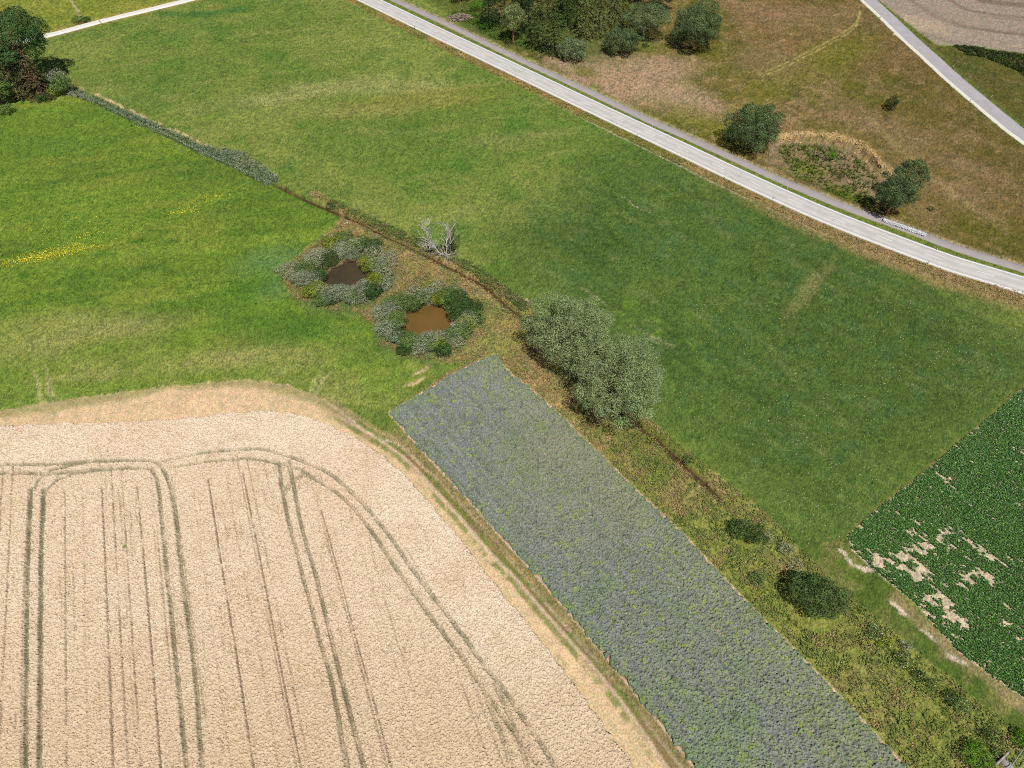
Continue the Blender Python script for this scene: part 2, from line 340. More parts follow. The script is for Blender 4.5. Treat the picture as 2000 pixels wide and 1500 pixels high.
# rough strip by the stream
mRo = ss(sdp(wfx, wfy, ROUGH), -.35, .35)
mixc(mRo, A(134, 134, 66)); mixc(mRo*ss(n2, .42, .66)*.7, A(176, 150, 100)); mixc(mRo*ss(n3, .5, .75)*.6, A(104, 126, 50)); mixc(mRo*ss(fb(X, Y, 5, 95), .5, .7)*.6, A(108, 124, 44))
lowr = ss(-Y, -80, -62)*mRo
mixc(lowr*.6, A(146, 154, 76)); mixc(lowr*ss(n2, .5, .72)*.55, A(146, 128, 82))
for p in [(1060,760,9,3,-.9),(1130,860,7,3,-.9),(900,520,16,4,-.6),(700,440,10,3,-.6),(780,605,7,2,-.5),(880,735,6,2,.4)]:
    mixc(mRo*near(*p, .8)*.5, A(192, 154, 108))
for p in [(960,620,10,5,0),(1010,660,6,5,0),(950,660,6,4,0)]: mixc(mRo*near(*p, .8)*.6, A(156, 150, 80))
mixc((1-ss(dline(wfx, wfy, REED), .9, 2.2))*.9, A(96, 116, 76))
mixc((1-ss(dline(wfx, wfy, REED+np.array([1.3, 1.9])), .2, .9))*ss(n3, .4, .6)*.9, A(206, 178, 134))
dD = dline(X, Y, DITCH); mixc((1-ss(dD+(n3-.5)*.5, .3, .8))*ss(dline(X, Y, REED), 1, 2.5)*ss(Y, 62, 70), A(98, 78, 52))
# mown strip beside the beets
STRIP = W([(1560,1072),(1650,1046),(1665,1075),(1740,1140),(1830,1228),(2000,1364),(2200,1480),(2140,1540),(2000,1440),(1900,1362),(1800,1278),(1720,1215),(1650,1158)])
mSt = ss(sdp(wfx, wfy, STRIP), -.3, .4); mixc(mSt, A(96, 118, 50)); mixc(mSt*ss(n3, .45, .7)*.6, A(134, 128, 76))
mixc(mSt*(1-ss(dline(wx, wy, W([(1760,1170),(1850,1262),(1930,1322),(2000,1380)])), .6, 2.4))*.8, A(158, 142, 98))
# around beet edge and bare soil
mixc((1-ss(dline(wfx, wfy, W([(1655,1048),(1720,991),(1807,923),(1937,813),(2000,758),(2230,560)])), .25, .9))*.8, A(120, 116, 62))
for p in [(1642,1078,1.1,.4,-.6),(1660,1098,1.5,.5,-.8),(1690,1112,1.2,.4,-.5),(1760,1190,1.5,.6,-.8),(1815,1245,1.6,.5,-.8),(1870,1285,1.5,.5,-.8),(1745,1000,1.6,.4,.7)]:
    mixc(near(*p, .35), A(214, 196, 168))
mB = ss(sdp(X, Y, BEET), -.2, .2); mixc(mB, A(208, 190, 160)); mixc(mB*ss(n3, .5, .8)*.3, A(188, 168, 138))
# headland, track, wheat soil, flower soil
mH2 = ss(sdp(wfx, wfy, HEADL), -.5, .5)
mixc(mH2, A(226, 198, 152)); mixc(mH2*ss(n2, .5, .75)*.6, A(234, 202, 158)); mixc(mH2*ss(n3, .55, .8)*.35, A(206, 172, 120))
dW_ = sdp(X, Y, WHEAT)
mixc(mH2*(1-ss(np.abs(dW_+2.6), .8, 2.0))*.75*ss(n2+n3*.4, .4, .75), A(232, 200, 156))
mixc(mH2*ss(-X, 30, 60)*.6, A(232, 198, 156))
TB = np.vstack([TRACK_R, TRACK_L[::-1]])
dTR = dline(X, Y, TRACK_R); dTL = dline(X, Y, TRACK_L)
tk = ss(X, -42, -30)
mixc(tk*(1-ss(dTR, 1.0, 2.2))*.9, A(176, 152, 108)); mixc(tk*(1-ss(dTR, 1.0, 2.4))*ss(n2, .45, .65)*.7, A(156, 146, 98))
mixc(tk*ss(sdp(X, Y, TB), -.05, .3)*.8, A(142, 120, 78))
mixc(tk*(1-ss(np.abs(dTR-.0), .18, .42))*.95, A(218, 192, 164)); mixc(tk*(1-ss(dTL, .15, .4))*.9, A(214, 190, 158))
side2 = sdp(X, Y, PHAC)
mixc(mRo*0+ss(-side2, .1, .4)*(1-ss(-side2, 1.2, 3.2))*ss(-dTR, -5, -1)*(1-mH2*.3)*tk*.85, A(146, 132, 84))
mixc(tk*(1-ss(np.abs(dTL-.95+(n3-.5)), .25, .7))*(dW_ < 0)*.75*ss(n3, .35, .55), A(118, 134, 62))
mixc(mH2*(1-tk)*(1-ss(dTR+(n2-.5)*3, .8, 3))*.75, A(158, 152, 92))
for p in [(75,765,.6,6,.5),(98,762,.6,6,.5),(603,770,.5,6,-.2),(625,755,.5,5,-.3)]: mixc(near(*p, .8)*.5, A(196, 182, 132))
mW = ss(dW_, -.1, .3); mixc(mW, A(176, 150, 112))
mixc(ss(side2, -.45, -.15), A(214, 188, 158)); mixc(ss(side2, -.1, .2), A(150, 130, 105))
for p in [(825,722,2.0,.6,.5),(1030,590,1.4,.5,-.7),(812,745,2,.4,.6)]: mixc(near(*p, .5)*.8, A(222, 186, 150))
for P in (POND1, POND2):
    sp1 = -sdp(X, Y, P); mixc((sp1 > 0)*(1-ss(sp1+(n3-.5)*2, 5.5, 8.5))*.75, A(104, 120, 70)); mixc(1-ss(np.abs(sp1-.2), .3, 1.0), A(140, 116, 88))
mixc(near(1755, 68, 1.8, 1.2, 0, .3), A(222, 208, 176))
hot = mRo
# micro relief of turf and weeds
Z = zf(X, Y)
amp = .07+.07*mRo+.05*mD+.04*mV+.02*mE
amp = amp*np.clip(.8+Y/260, .8, 2)*(1-.7*mH2)*(1-.8*mW)
Z = Z+np.where(inner.ravel(), (rn-.5)*2*amp+(n3-.5)*.12*(1+mRo*2), 0)
under = 1-ss(np.minimum(np.minimum(dR-3.9, dP-1.6), np.minimum(dline(X, Y, ROAD2)-4.4, dline(X, Y, GP)-1.9)), -.1, .5)
Z = Z*(1-under)-.08*under
outside = ~inner.ravel()
gr_ = RNG.random((len(X), 3))-.5; g1_ = gr_[:, :1]
gf = (vn(X, Y, .7, 161)-.5)[:, None]*.26+(vn(X, Y, 1.6, 163)-.5)[:, None]*.15
col = col*(1+(g1_*.75+gf)*(1-.65*mH2[:, None])*(1-.5*mS[:, None])+gr_*.2+gf*np.array([.35, 0, .1]))*(1+(n3[:, None]-.5)*.25)
lum = col.mean(1, keepdims=True); grn = (col[:, 1] > col[:, 0]*1.08)[:, None]
col = np.where(grn, (lum+(col-lum)*.96)*np.array([.94, .93, .78]), col)
nr, nc = gx.shape
I = (np.arange(nr-1)[:, None]*nc+np.arange(nc-1)[None, :]).ravel()
Fq = np.stack([I, I+1, I+nc+1, I+nc], 1)
M_ground = mat_attr('ground_turf', .95, 3.5, .3, .04, 7., .1, namp2=.12, nsc2=.7)
g = mesh('ground', np.stack([X, Y, Z], 1), Fq, col, M_ground)
tag(g, 'meadows, dry grassland and field margins around the ponds', kind='structure')

# ------------------------------------------------------------------ roads
def offset(P, d):
    T = np.gradient(P, axis=0); T /= np.linalg.norm(T, axis=1)[:, None]
    return P+np.stack([-T[:, 1], T[:, 0]], 1)*d
def strip(name, P, offs, zs, cols, mat, label, kind='structure', ragged=None):
    P = np.asarray(P); V = []; CC = []; n = len(P)
    for j, o in enumerate(offs):
        d = o
        if ragged: d = o+(RNG.random(n)-.5)*ragged[j]
        q = offset(P, d if np.isscalar(d) else d[:, None])
        V.append(np.column_stack([q, np.full(n, zs[j])])); CC.append(np.tile(cols[j], (n, 1)))
    V = np.vstack(V); CC = np.vstack(CC); m = len(offs); Fs = []
    for j in range(m-1):
        a = np.arange(n-1)+j*n; Fs.append(np.stack([a, a+1, a+1+n, a+n], 1))
    Fs = np.vstack(Fs)[:, ::-1]
    o = mesh(name, V, Fs, CC, mat); tag(o, label, kind=kind); return o
def halfwidth(pa, pb):
    return np.linalg.norm(W([pa])[0]-W([pb])[0])/2
M_asph = mat_attr('asphalt', .85, 14., .07, .004, 60., .25, namp2=.08, nsc2=.35)
M_line = mat_attr('road_paint', .6, 20., .05, 0, 8, .3)
M_grav = mat_attr('gravel', .95, 9., .12, .02, 30., .1, namp2=.06, nsc2=.8)
asp = A(220, 216, 211); asd = A(204, 199, 193)
RW = 3.25
cs = [A(120,110,80), asp, asd, asp, asd, asp, asd, asp, A(120,110,80)]
strip('road', smooth(ROAD, 1), [-RW-.3, -RW-.12, -2.2, -1.5, 0, 1.5, 2.2, RW+.12, RW+.3], [-.15, .06, .065, .07, .08, .07, .065, .06, -.15], cs, M_asph, 'pale grey two-lane main road running diagonally between meadow and dry grassland')
wh = A(255, 255, 255)*1.0
RS = smooth(ROAD, 1)
for sg, nm in ((1, 'a'), (-1, 'b')):
    e = strip('edge_line', RS, [sg*(RW-.30)-.16, sg*(RW-.30)+.16], [.072, .072], [wh, wh], M_line, 'solid white edge line along the '+('forest side' if sg > 0 else 'meadow side')+' of the main road', ragged=[.0, .03])
# centre dashes
seg = np.cumsum(np.r_[0, np.linalg.norm(np.diff(RS, axis=0), axis=1)])
s0 = seg[np.argmin(np.linalg.norm(RS-dw[0], axis=1))]
V = []; Fs = []
for k in range(-6, 30):
    a = s0+k*12.03; t = np.linspace(a, a+4, 5)
    if t[-1] > seg[-1] or a < 0: continue
    q = np.stack([np.interp(t, seg, RS[:, 0]), np.interp(t, seg, RS[:, 1])], 1)
    l = offset(q, .1); r = offset(q, -.1); b = len(V)
    for i in range(5): V += [(*l[i], .085), (*r[i], .085)]
    for i in range(4): Fs.append((b+2*i, b+2*i+1, b+2*i+3, b+2*i+2))
o = mesh('centre_line', V, Fs, np.tile(wh, (len(V), 1)), M_line); tag(o, 'dashed white centre line of the main road', kind='structure')
# dark sealing cracks on the road
V = []; Fs = []
for (px, py, n, L) in [(1430,341,9,5.),(1205,236,5,2.5),(1215,241,3,1.5),(1022,138,2,1),(1324,298,3,2),(911,89,1,.4),(1600,411,2,.5),(1627,433,3,.8),(1440,349,6,3)]:
    cx, cy = W1(px, py)
    for i in range(n):
        a = RA+math.pi+random.uniform(-.35, .35); x = cx+random.uniform(-1, 1)*L*math.cos(RA)+random.uniform(-.5, .5); y = cy+random.uniform(-1, 1)*L*math.sin(RA)+random.uniform(-.5, .5)
        l = random.uniform(.3, 1.1); b = len(V)
        dx, dy = math.cos(a)*l/2, math.sin(a)*l/2; nx, ny = -math.sin(a)*.035, math.cos(a)*.035
        V += [(x-dx-nx, y-dy-ny, .088), (x+dx-nx, y+dy-ny, .088), (x+dx+nx, y+dy+ny, .088), (x-dx+nx, y-dy+ny, .088)]; Fs.append((b, b+1, b+2, b+3))
o = mesh('road_cracks', V, Fs, np.tile(A(120,116,116), (len(V), 1)), M_line); tag(o, 'dark sealed cracks in the main road surface', kind='structure')
pc = A(176, 168, 166)
strip('cycle_path', smooth(PATHC, 1), [-1.5, -1.3, 0, 1.3, 1.5], [-.12, .05, .06, .05, -.12], [A(120,110,80), pc, pc*1.03, pc, A(120,110,80)], M_asph, 'narrow grey cycle path beside the main road', ragged=[.25, .16, 0, .16, .25])
r2 = A(186, 180, 182)
strip('side_road', smooth(ROAD2, 1), [-4.0, -3.6, -2.55, -2.5, 0, 2.3, 2.5, 2.8], [-.15, .04, .05, .055, .075, .055, .05, -.15], [A(190,180,150), A(240,236,224), A(240,236,224), r2, r2*1.02, r2, A(190,180,170), A(110,110,80)], M_asph, 'narrow asphalt side road with a bright gravel shoulder in the top right', ragged=[.3, .4, .1, 0, 0, 0, .2, .2])
gw = A(252, 248, 240); gd = A(232, 222, 204)
strip('gravel_path', smooth(GP, 1), [-1.9, -1.6, -.35, -.2, .2, .35, 1.6, 1.9], [-.12, .03, .04, .05, .05, .04, .03, -.12], [A(150,130,90), gw, gw, gd, gd, gw, gw, A(150,130,90)], M_grav, 'white gravel farm path with a thin middle strip in the top left', ragged=[.2, .3, .05, .1, .1, .05, .3, .2])
cp = smooth(W([(1925,1590),(1960,1540),(2010,1500),(2100,1420),(2200,1340)]), 1)
strip('farm_road', offset(cp, -1.2), [-2.0, -1.7, 0, 1.7, 2.0], [-.1, .06, .07, .06, -.1], [A(150,130,90), A(236,228,208), A(240,232,214), A(236,228,208), A(150,130,90)], M_grav, 'pale gravel farm road in the bottom right corner', ragged=[.2, .2, 0, .2, .2])

# ------------------------------------------------------------------ water
def mat_water(name, c1, c2, sc=.25):
    m = bpy.data.materials.new(name); m.use_nodes = True; t = m.node_tree; N = t.nodes; L = t.links; b = N['Principled BSDF']
    geo = N.new('ShaderNodeNewGeometry'); nz = N.new('ShaderNodeTexNoise'); nz.inputs['Scale'].default_value = sc; nz.inputs['Detail'].default_value = 5
    L.new(geo.outputs['Position'], nz.inputs[0])
    cr = N.new('ShaderNodeValToRGB'); cr.color_ramp.elements[0].position = .35; cr.color_ramp.elements[1].position = .65
    cr.color_ramp.elements[0].color = (*c1, 1); cr.color_ramp.elements[1].color = (*c2, 1)
    L.new(nz.outputs[0], cr.inputs[0]); L.new(cr.outputs[0], b.inputs['Base Color'])
    b.inputs['Roughness'].default_value = .05; b.inputs['IOR'].default_value = 1.33
    bn = N.new('ShaderNodeTexNoise'); bn.inputs['Scale'].default_value = 3
    L.new(geo.outputs['Position'], bn.inputs[0]); bu = N.new('ShaderNodeBump'); bu.inputs['Distance'].default_value = .01
    L.new(bn.outputs[0], bu.inputs['Height']); L.new(bu.outputs[0], b.inputs['Normal'])
    return m
MW1 = mat_water('pond_water_dark', A(88, 76, 52), A(74, 64, 52)); MW2 = mat_water('pond_water_brown', A(116, 92, 44), A(128, 98, 52)); MWD = mat_water('ditch_water', A(96, 76, 48), A(78, 62, 42), .8)
def fan(name, P, z, mat, label):
    P = np.asarray(P); c = P.mean(0); P = c+(P-c)*1.12; n = len(P)
    V = np.vstack([[*c, z], np.column_stack([P, np.full(n, z)])]); a = np.arange(n)
    o = mesh(name, V, np.stack([np.zeros(n, int), a+1, (a+1) % n+1], 1), None, mat); tag(o, label, kind='structure')
fan('pond', smooth(np.vstack([POND1, POND1[:1]]), .6)[:-1], -.62, MW1, 'dark murky pond ringed by shrubs, the left of two')
fan('pond', smooth(np.vstack([POND2, POND2[:1]]), .6)[:-1], -.62, MW2, 'brown pond ringed by shrubs, the right of two')
dwat = smooth(W([(590,384),(650,411),(700,433),(760,463),(800,482),(850,507),(900,532),(945,556),(985,592),(1030,628),(1080,680),(1150,750),(1200,795),(1255,835),(1300,872),(1345,915),(1385,950),(1410,975)]), 1)
strip('stream', dwat, [-.5, .5], [-.86, -.86], [wh, wh], MWD, 'narrow brown stream in the ditch between the meadows')

# ------------------------------------------------------------------ crops
def canopy(name, P, sp, zfun, cfun, mat, label, warp=.3):
    P = np.asarray(P); x0, y0 = P.min(0)-1; x1, y1 = P.max(0)+1; y0 = max(y0, -2)
    nx = int((x1-x0)/sp); ny = int((y1-y0)/sp)
    x, y = np.meshgrid(x0+np.arange(nx)*sp, y0+np.arange(ny)*sp)
    # drop what lies well outside any sideways view
    keep = np.abs(x) < 92+.62*y
    x = x+(RNG.random(x.shape)-.5)*sp*.8; y = y+(RNG.random(y.shape)-.5)*sp*.8
    s = np.full(x.shape, -9.); kk = keep
    s[kk] = sdp(x[kk]+(vn(x[kk], y[kk], .7, 3)-.5)*warp*2, y[kk]+(vn(x[kk], y[kk], .7, 4)-.5)*warp*2, P)
    ok = s > -sp*1.2; idx = -np.ones(x.size, int); f = ok.ravel(); idx[f] = np.arange(f.sum())
    xx = x.ravel()[f]; yy = y.ravel()[f]; s = s.ravel()[f]
    z, aux = zfun(xx, yy, s); c = cfun(xx, yy, s, aux)
    z = z*ss(s, -.12, .16)-.06*(s < -.05)
    cell = (ok[:-1, :-1] & ok[1:, :-1] & ok[:-1, 1:] & ok[1:, 1:])
    jj, ii = np.nonzero(cell); b = jj*x.shape[1]+ii
    Fq = np.stack([idx[b], idx[b+1], idx[b+1+x.shape[1]], idx[b+x.shape[1]]], 1)
    o = mesh(name, np.column_stack([xx, yy, z]), Fq, c, mat)
    return tag(o, label, kind='stuff')
def unit_(v): return v/np.linalg.norm(v)
def pl(*p): return smooth(W(p, .4), 1.2)
TR = [pl((62,955),(55,1125),(51,1500),(49,1700)), pl((86,955),(81,1125),(79,1500),(78,1700)),
      pl((-300,906),(0,908),(100,908),(180,902),(285,900),(308,905),(322,922),(335,960),(345,1020),(357,1125),(380,1300),(397,1500),(425,1700)),
      pl((-300,923),(0,925),(100,926),(145,922),(200,918),(285,915),(300,923),(310,950),(318,1030),(328,1125),(345,1290),(366,1500),(392,1700)),
      pl((68,958),(80,935),(100,920),(135,910),(180,903)), pl((90,965),(100,950),(120,935),(150,926),(200,919)),
      pl((320,900),(400,885),(480,878),(530,882),(600,905),(650,930),(700,975),(740,1020),(780,1075),(815,1125),(850,1170),(900,1235),(950,1305),(985,1350),(1040,1430),(1085,1500),(1200,1700)),
      pl((335,913),(400,903),(480,897),(540,905),(590,918),(610,935),(640,950),(680,982),(720,1030),(760,1090),(785,1125),(830,1190),(880,1255),(930,1325),(975,1390),(1040,1480),(1190,1700)),
      pl((545,905),(552,960),(565,1020),(592,1125),(625,1250),(650,1340),(680,1500),(725,1700)), pl((565,900),(571,930),(578,975),(592,1040),(617,1125),(655,1280),(712,1500),(765,1700)),
      pl((555,962),(562,948),(575,935),(600,922)), pl((558,965),(572,945),(590,925)), pl((578,962),(588,948),(605,938)), pl((575,940),(590,930),(620,930)),
      pl((940,1335),(965,1400),(985,1450),(1000,1500),(1050,1700)), pl((965,1335),(1000,1410),(1030,1500),(1090,1700))]
TWD = [.34, .36, .3, .3, .24, .24, .36, .3, .26, .28, .22, .22, .22, .22, .38, .38]
DEP = [1, 1, .8, .8, .8, .8, .7, .7, .8, .8, .5, .5, .5, .5, .6, .6]
FIN = [(pl((57,955),(47,1200),(43,1500),(40,1700)), .5), (pl((128,958),(129,1125),(132,1500),(134,1700)), .7), (pl((200,950),(208,1125),(222,1490),(230,1700)), .85), (pl((268,950),(285,1125),(315,1490),(332,1700)), 1),
       (pl((407,935),(437,1125),(465,1295),(496,1500),(526,1700)), 1), (pl((475,925),(515,1125),(537,1240),(560,1360),(588,1500),(625,1700)), .9), (pl((443,930),(478,1125),(510,1290),(545,1500)), .35),
       (pl((625,990),(640,1040),(663,1125),(702,1270),(732,1375),(765,1500),(820,1700)), .8), (pl((720,1040),(739,1125),(760,1200),(810,1350)), .3), (pl((790,1070),(812,1100),(840,1150)), .4), (pl((340,950),(352,1040),(372,1180),(402,1400)), .5), (pl((164,965),(166,1100),(174,1500)), .25), (pl((235,960),(245,1125),(268,1480)), .25)]
az = 0.3877; wd = np.array([math.sin(az), -math.cos(az)]); wn = np.array([math.cos(az), math.sin(az)])
def wz(x, y, s):
    r = RNG.random(len(x)); z = .70+(r-.5)*.46
    a = x*wn[0]+y*wn[1]; l = x*wd[0]+y*wd[1]
    row = vn(a, l/14, .36, 105); hl = dline(x, y, TR[6]); inn = ss(sdp(x, y, np.vstack([TR[6], W([(-400,1700),(-400,900)])])), 0, 1.5)
    z -= .34*ss(row, .70, .9)*inn*ss(vn(a*1.5, l/3, 4, 107), .3, .7)
    rr = vn(s, l/8, .45, 109); z -= .10*ss(rr, .75, .95)*(1-inn)*ss(vn(x, y, 8, 111), .3, .7)
    g = np.zeros(len(x)); brk = fb(x, y, 2.2, 113, 3); d1 = np.zeros(len(x))
    for P, wdt, dp in zip(TR, TWD, DEP):
        wob = dline(x+(vn(x, y, 2.2, 117)-.5)*.16, y, P)
        k = (1-ss(wob, wdt*.5, wdt*.5+.22))*(.65+.6*brk)*dp; np.maximum(d1, k, out=d1)
        np.maximum(g, (1-ss(wob, wdt*.4, wdt*.4+.45))*dp*ss(brk+(dp-.7), .3, .55), out=g)
    f1 = np.zeros(len(x))
    for P, k in FIN:
        f1 = np.maximum(f1, (1-ss(dline(x, y, P), .03, .17))*k*ss(brk, .15, .45))
    jj = np.floor(a/1.72); da = np.abs(a/1.72-jj-.5)*1.72; hs = hsh(jj, jj*0, 171)**2
    f1 = np.maximum(f1, (1-ss(da+(vn(x, y, 2, 173)-.5)*.08, .02, .14))*hs*.8*inn*ss(vn(a, l, 9, 175)+hs*.3, .35, .6)*ss(inn, .9, 1))
    z -= .66*np.clip(d1, 0, 1); z = np.maximum(z, .06+r*.05); z -= .5*f1*(z > .4)
    return np.maximum(z, .03), (r, g, f1, d1, inn)
def wc(x, y, s, aux):
    r, g, f1, d1, inn = aux; n = len(x); r2 = RNG.random(n); b = fb(x, y, 14, 121); b2 = fb(x, y, 3, 125)
    base = np.tile(A(240, 220, 194), (n, 1)); al = lambda m, c: base*(1-np.clip(m, 0, 1)[:, None])+np.asarray(c)*np.clip(m, 0, 1)[:, None]
    base = al(inn*.6, A(232, 208, 178)); base = al(ss(b, .45, .65)*.5, A(232, 204, 174)); base = al(ss(b2, .5, .75)*.3, A(214, 186, 146))
    base = al(ss(r2, .72, .95)*.7, A(160, 126, 88)); base = al(ss(r2, .22, 0)*.4, A(250, 232, 206))
    base = al(ss(-y, -50, -25)*.45, A(212, 186, 146))
    base = al(d1*.55, A(146, 126, 94)); base = al(g*.8*ss(b2+r2*.5, .5, .85), A(104, 112, 78)); base = al(f1*.8, A(96, 76, 48))
    sp_ = near_w(x, y, 246, 1071, .3); base = al(sp_, A(110, 140, 50))
    return base*(1.02+(r[:, None]-.5)*.5)
def near_w(x, y, px, py, r):
    cx, cy = W1(px, py); return 1-ss(np.hypot(x-cx, y-cy), r*.6, r*1.3)
M_wheat = mat_attr('ripe_wheat', .85, 9., .16, 0, 8, .15)
canopy('wheat', WHEAT, .12, wz, wc, M_wheat, 'ripe pale golden wheat field crossed by tractor tramlines')
pq = unit_(np.array(W1(1410, 1125))-np.array(W1(1082, 800))); pn = np.array([-pq[1], pq[0]])
def pz(x, y, s):
    r = RNG.random(len(x)); c = vn(x, y, .2, 131); z = .5+(c-.5)*.5+(r-.5)*.45
    gap = np.zeros(len(x))
    for P in (pl((1312,1135),(1345,1168),(1375,1205),(1415,1245)), pl((1585,1425),(1620,1462),(1650,1500)), pl((1060,880),(1100,935),(1180,1010))):
        gap = np.maximum(gap, (1-ss(dline(x, y, P), .05, .3))*ss(vn(x, y, 1.5, 135), .35, .6))
    return np.maximum(z-.3*gap, .05), (r, c, gap)
def pcf(x, y, s, aux):
    r, c, gap = aux; n = len(x); r2 = RNG.random(n); base = np.tile(A(126, 131, 126), (n, 1))
    al = lambda m, cc: base*(1-np.clip(m, 0, 1)[:, None])+np.asarray(cc)*np.clip(m, 0, 1)[:, None]
    right = ss(dline(x, y, W([(966,693),(1082,800),(1200,915),(1410,1125),(1607,1325),(1772,1500),(1940,1690)]))*-1, -11, -2)
    rowp = vn((x*pn[0]+y*pn[1]), (x*pn[1]-y*pn[0])/12, .4, 157); base = base*(1+(rowp[:, None]-.5)*.4); nearend = ss(-y, -62, -25)
    lowg = ss(-s, -1.5, -.2)*.3
    gr = fb(x, y, 1.1, 141, 3); mid = near_w(x, y, 1120, 960, 14)+.7*near_w(x, y, 1040, 850, 9)
    gq = ss(gr*.55+vn(x, y, .3, 149)*.45, .60-.06*right-.03*mid, .72-.05*right)
    base = al(gq*.95, A(140, 160, 70)); base = al(nearend*.35*ss(rowp+fb(x, y, 3, 159)*.5, .6, .9), A(124, 146, 66)); base = al(ss(fb(x, y, 5, 153), .35, .7)*.3, A(112, 132, 84)); base = al(ss(r2, .93, .97)*(.35+right*.6), A(176, 190, 84))
    base = al(mid*.4+right*.25, A(140, 138, 108)); base = al(ss(vn(x, y, .5, 143), .7, .9)*.55, A(80, 90, 74)); base = al(lowg+ss(fb(x, y, 7, 147), .6, .75)*.25, A(96, 128, 66))
    base = al(ss(r2, .03, 0)*.7, A(190, 130, 90)); base = al(gap*.55*ss(r2, .2, .7), A(204, 176, 144)); base = al(ss(r2, .3, .2)*.4, A(158, 166, 170))
    return base*(1.05+(r[:, None]-.5)*.7+(c[:, None]-.5)*.3)  # lower canopy points coloured darker, crevice shade put into the colour
M_ph = mat_attr('flower_crop', .85, 9., .22, 0, 8, .15)
canopy('flowering_crop', PHAC, .12, pz, pcf, M_ph, 'blue-grey flowering phacelia strip with lime green weeds between the track and the stream', .5)

# --------------------------- generic leaf / blade clouds
def quads(cen, u, v, col):
    'four-cornered leaves: centres, half axes'
    n = len(cen); V = np.stack([cen-u-v*.15, cen-v, cen+u+v*.15, cen+v], 1).reshape(-1, 3)
    Fq = np.arange(n*4).reshape(n, 4); return V, Fq, np.repeat(col, 4, 0)
def unit(a): return a/np.maximum(np.linalg.norm(a, axis=-1, keepdims=True), 1e-9)
def leaves(cen, nrm, size, col, rng, aspect=.6, flat=.55):
    n = len(cen); d = unit(nrm*flat+rng.normal(size=(n, 3))*(1-flat)*1.1)
    t = unit(np.cross(d, rng.normal(size=(n, 3)))); b = np.cross(d, t); s = (size*(.6+.8*rng.random(n)))[:, None]
    return quads(cen, t*s*.5, b*s*.5*aspect, col)
def blades(cen, h, wd_, col, rng, lean=.5):
    'upright tapering blades (triangles as thin quads)'
    n = len(cen); a = rng.random(n)*6.283; t = np.stack([np.cos(a), np.sin(a), np.zeros(n)], 1)
    le = rng.normal(size=(n, 3))*lean; le[:, 2] = 1; le = unit(le)*np.asarray(h)[:, None]
    w2 = np.asarray(wd_)[:, None]*.5
    V = np.stack([cen-t*w2, cen+t*w2, cen+t*w2*.4+le, cen-t*w2*.4+le], 1).reshape(-1, 3)
    return V, np.arange(n*4).reshape(n, 4), np.repeat(col, 4, 0)
def join(parts):
    V = []; Fs = []; CC = []; o = 0
    for v, f, c in parts:
        V.append(v); Fs.append(f+o); CC.append(c); o += len(v)
    return np.vstack(V), np.vstack(Fs), np.vstack(CC)
def tube(pts, rad, k=6, col=None):
    P = np.asarray(pts, float); n = len(P); T = unit(np.gradient(P, axis=0)); a = np.arange(k)/k*2*math.pi
    V = []
    for i in range(n):
        up = np.array([0, 0, 1.]) if abs(T[i, 2]) < .9 else np.array([1., 0, 0])
        s = unit(np.cross(T[i], up)); r = np.cross(s, T[i])
        V.append(P[i]+rad[i]*(np.cos(a)[:, None]*s+np.sin(a)[:, None]*r))
    V = np.vstack(V); Fs = []
    for i in range(n-1):
        j = np.arange(k); Fs.append(np.stack([i*k+j, i*k+(j+1) % k, (i+1)*k+(j+1) % k, (i+1)*k+j], 1))
    c = np.array((.2, .15, .1)) if col is None else np.asarray(col)
    return V, np.vstack(Fs), np.tile(c, (len(V), 1))
def box(c, s, col, rot=0., ax=None):
    x, y, z = s[0]/2, s[1]/2, s[2]/2
    V = np.array([(-x,-y,-z),(x,-y,-z),(x,y,-z),(-x,y,-z),(-x,-y,z),(x,-y,z),(x,y,z),(-x,y,z)], float)
    cr, sr = math.cos(rot), math.sin(rot); V = np.column_stack([V[:, 0]*cr-V[:, 1]*sr, V[:, 0]*sr+V[:, 1]*cr, V[:, 2]])+np.asarray(c)
    Fs = np.array([(0,3,2,1),(4,5,6,7),(0,1,5,4),(1,2,6,5),(2,3,7,6),(3,0,4,7)])
    return V, Fs, np.tile(np.asarray(col), (8, 1))
def sample_poly(P, n, rng):
    P = np.asarray(P); a, b = P.min(0), P.max(0); out = []
    while sum(map(len, out)) < n:
        q = a+(b-a)*rng.random((n*2, 2)); q = q[sdp(q[:, 0], q[:, 1], P) > 0]; out.append(q)
    return np.vstack(out)[:n]
M_leaf = mat_attr('leaves', .7, 3., .12, 0, 8, .12, trans=.06)
M_needle = mat_attr('needles', .8, 3., .12, 0, 8, .06, trans=.03)
M_bark = mat_attr('bark', .9, 8., .25, .01, 20, .1)
M_dead = mat_attr('bleached_wood', .8, 8., .15, 0, 20, .15)
M_weed = mat_attr('weeds', .8, 3., .12, 0, 8, .15, trans=.12)
M_stone = mat_attr('stone', .85, 9., .15, .01, 20, .2)

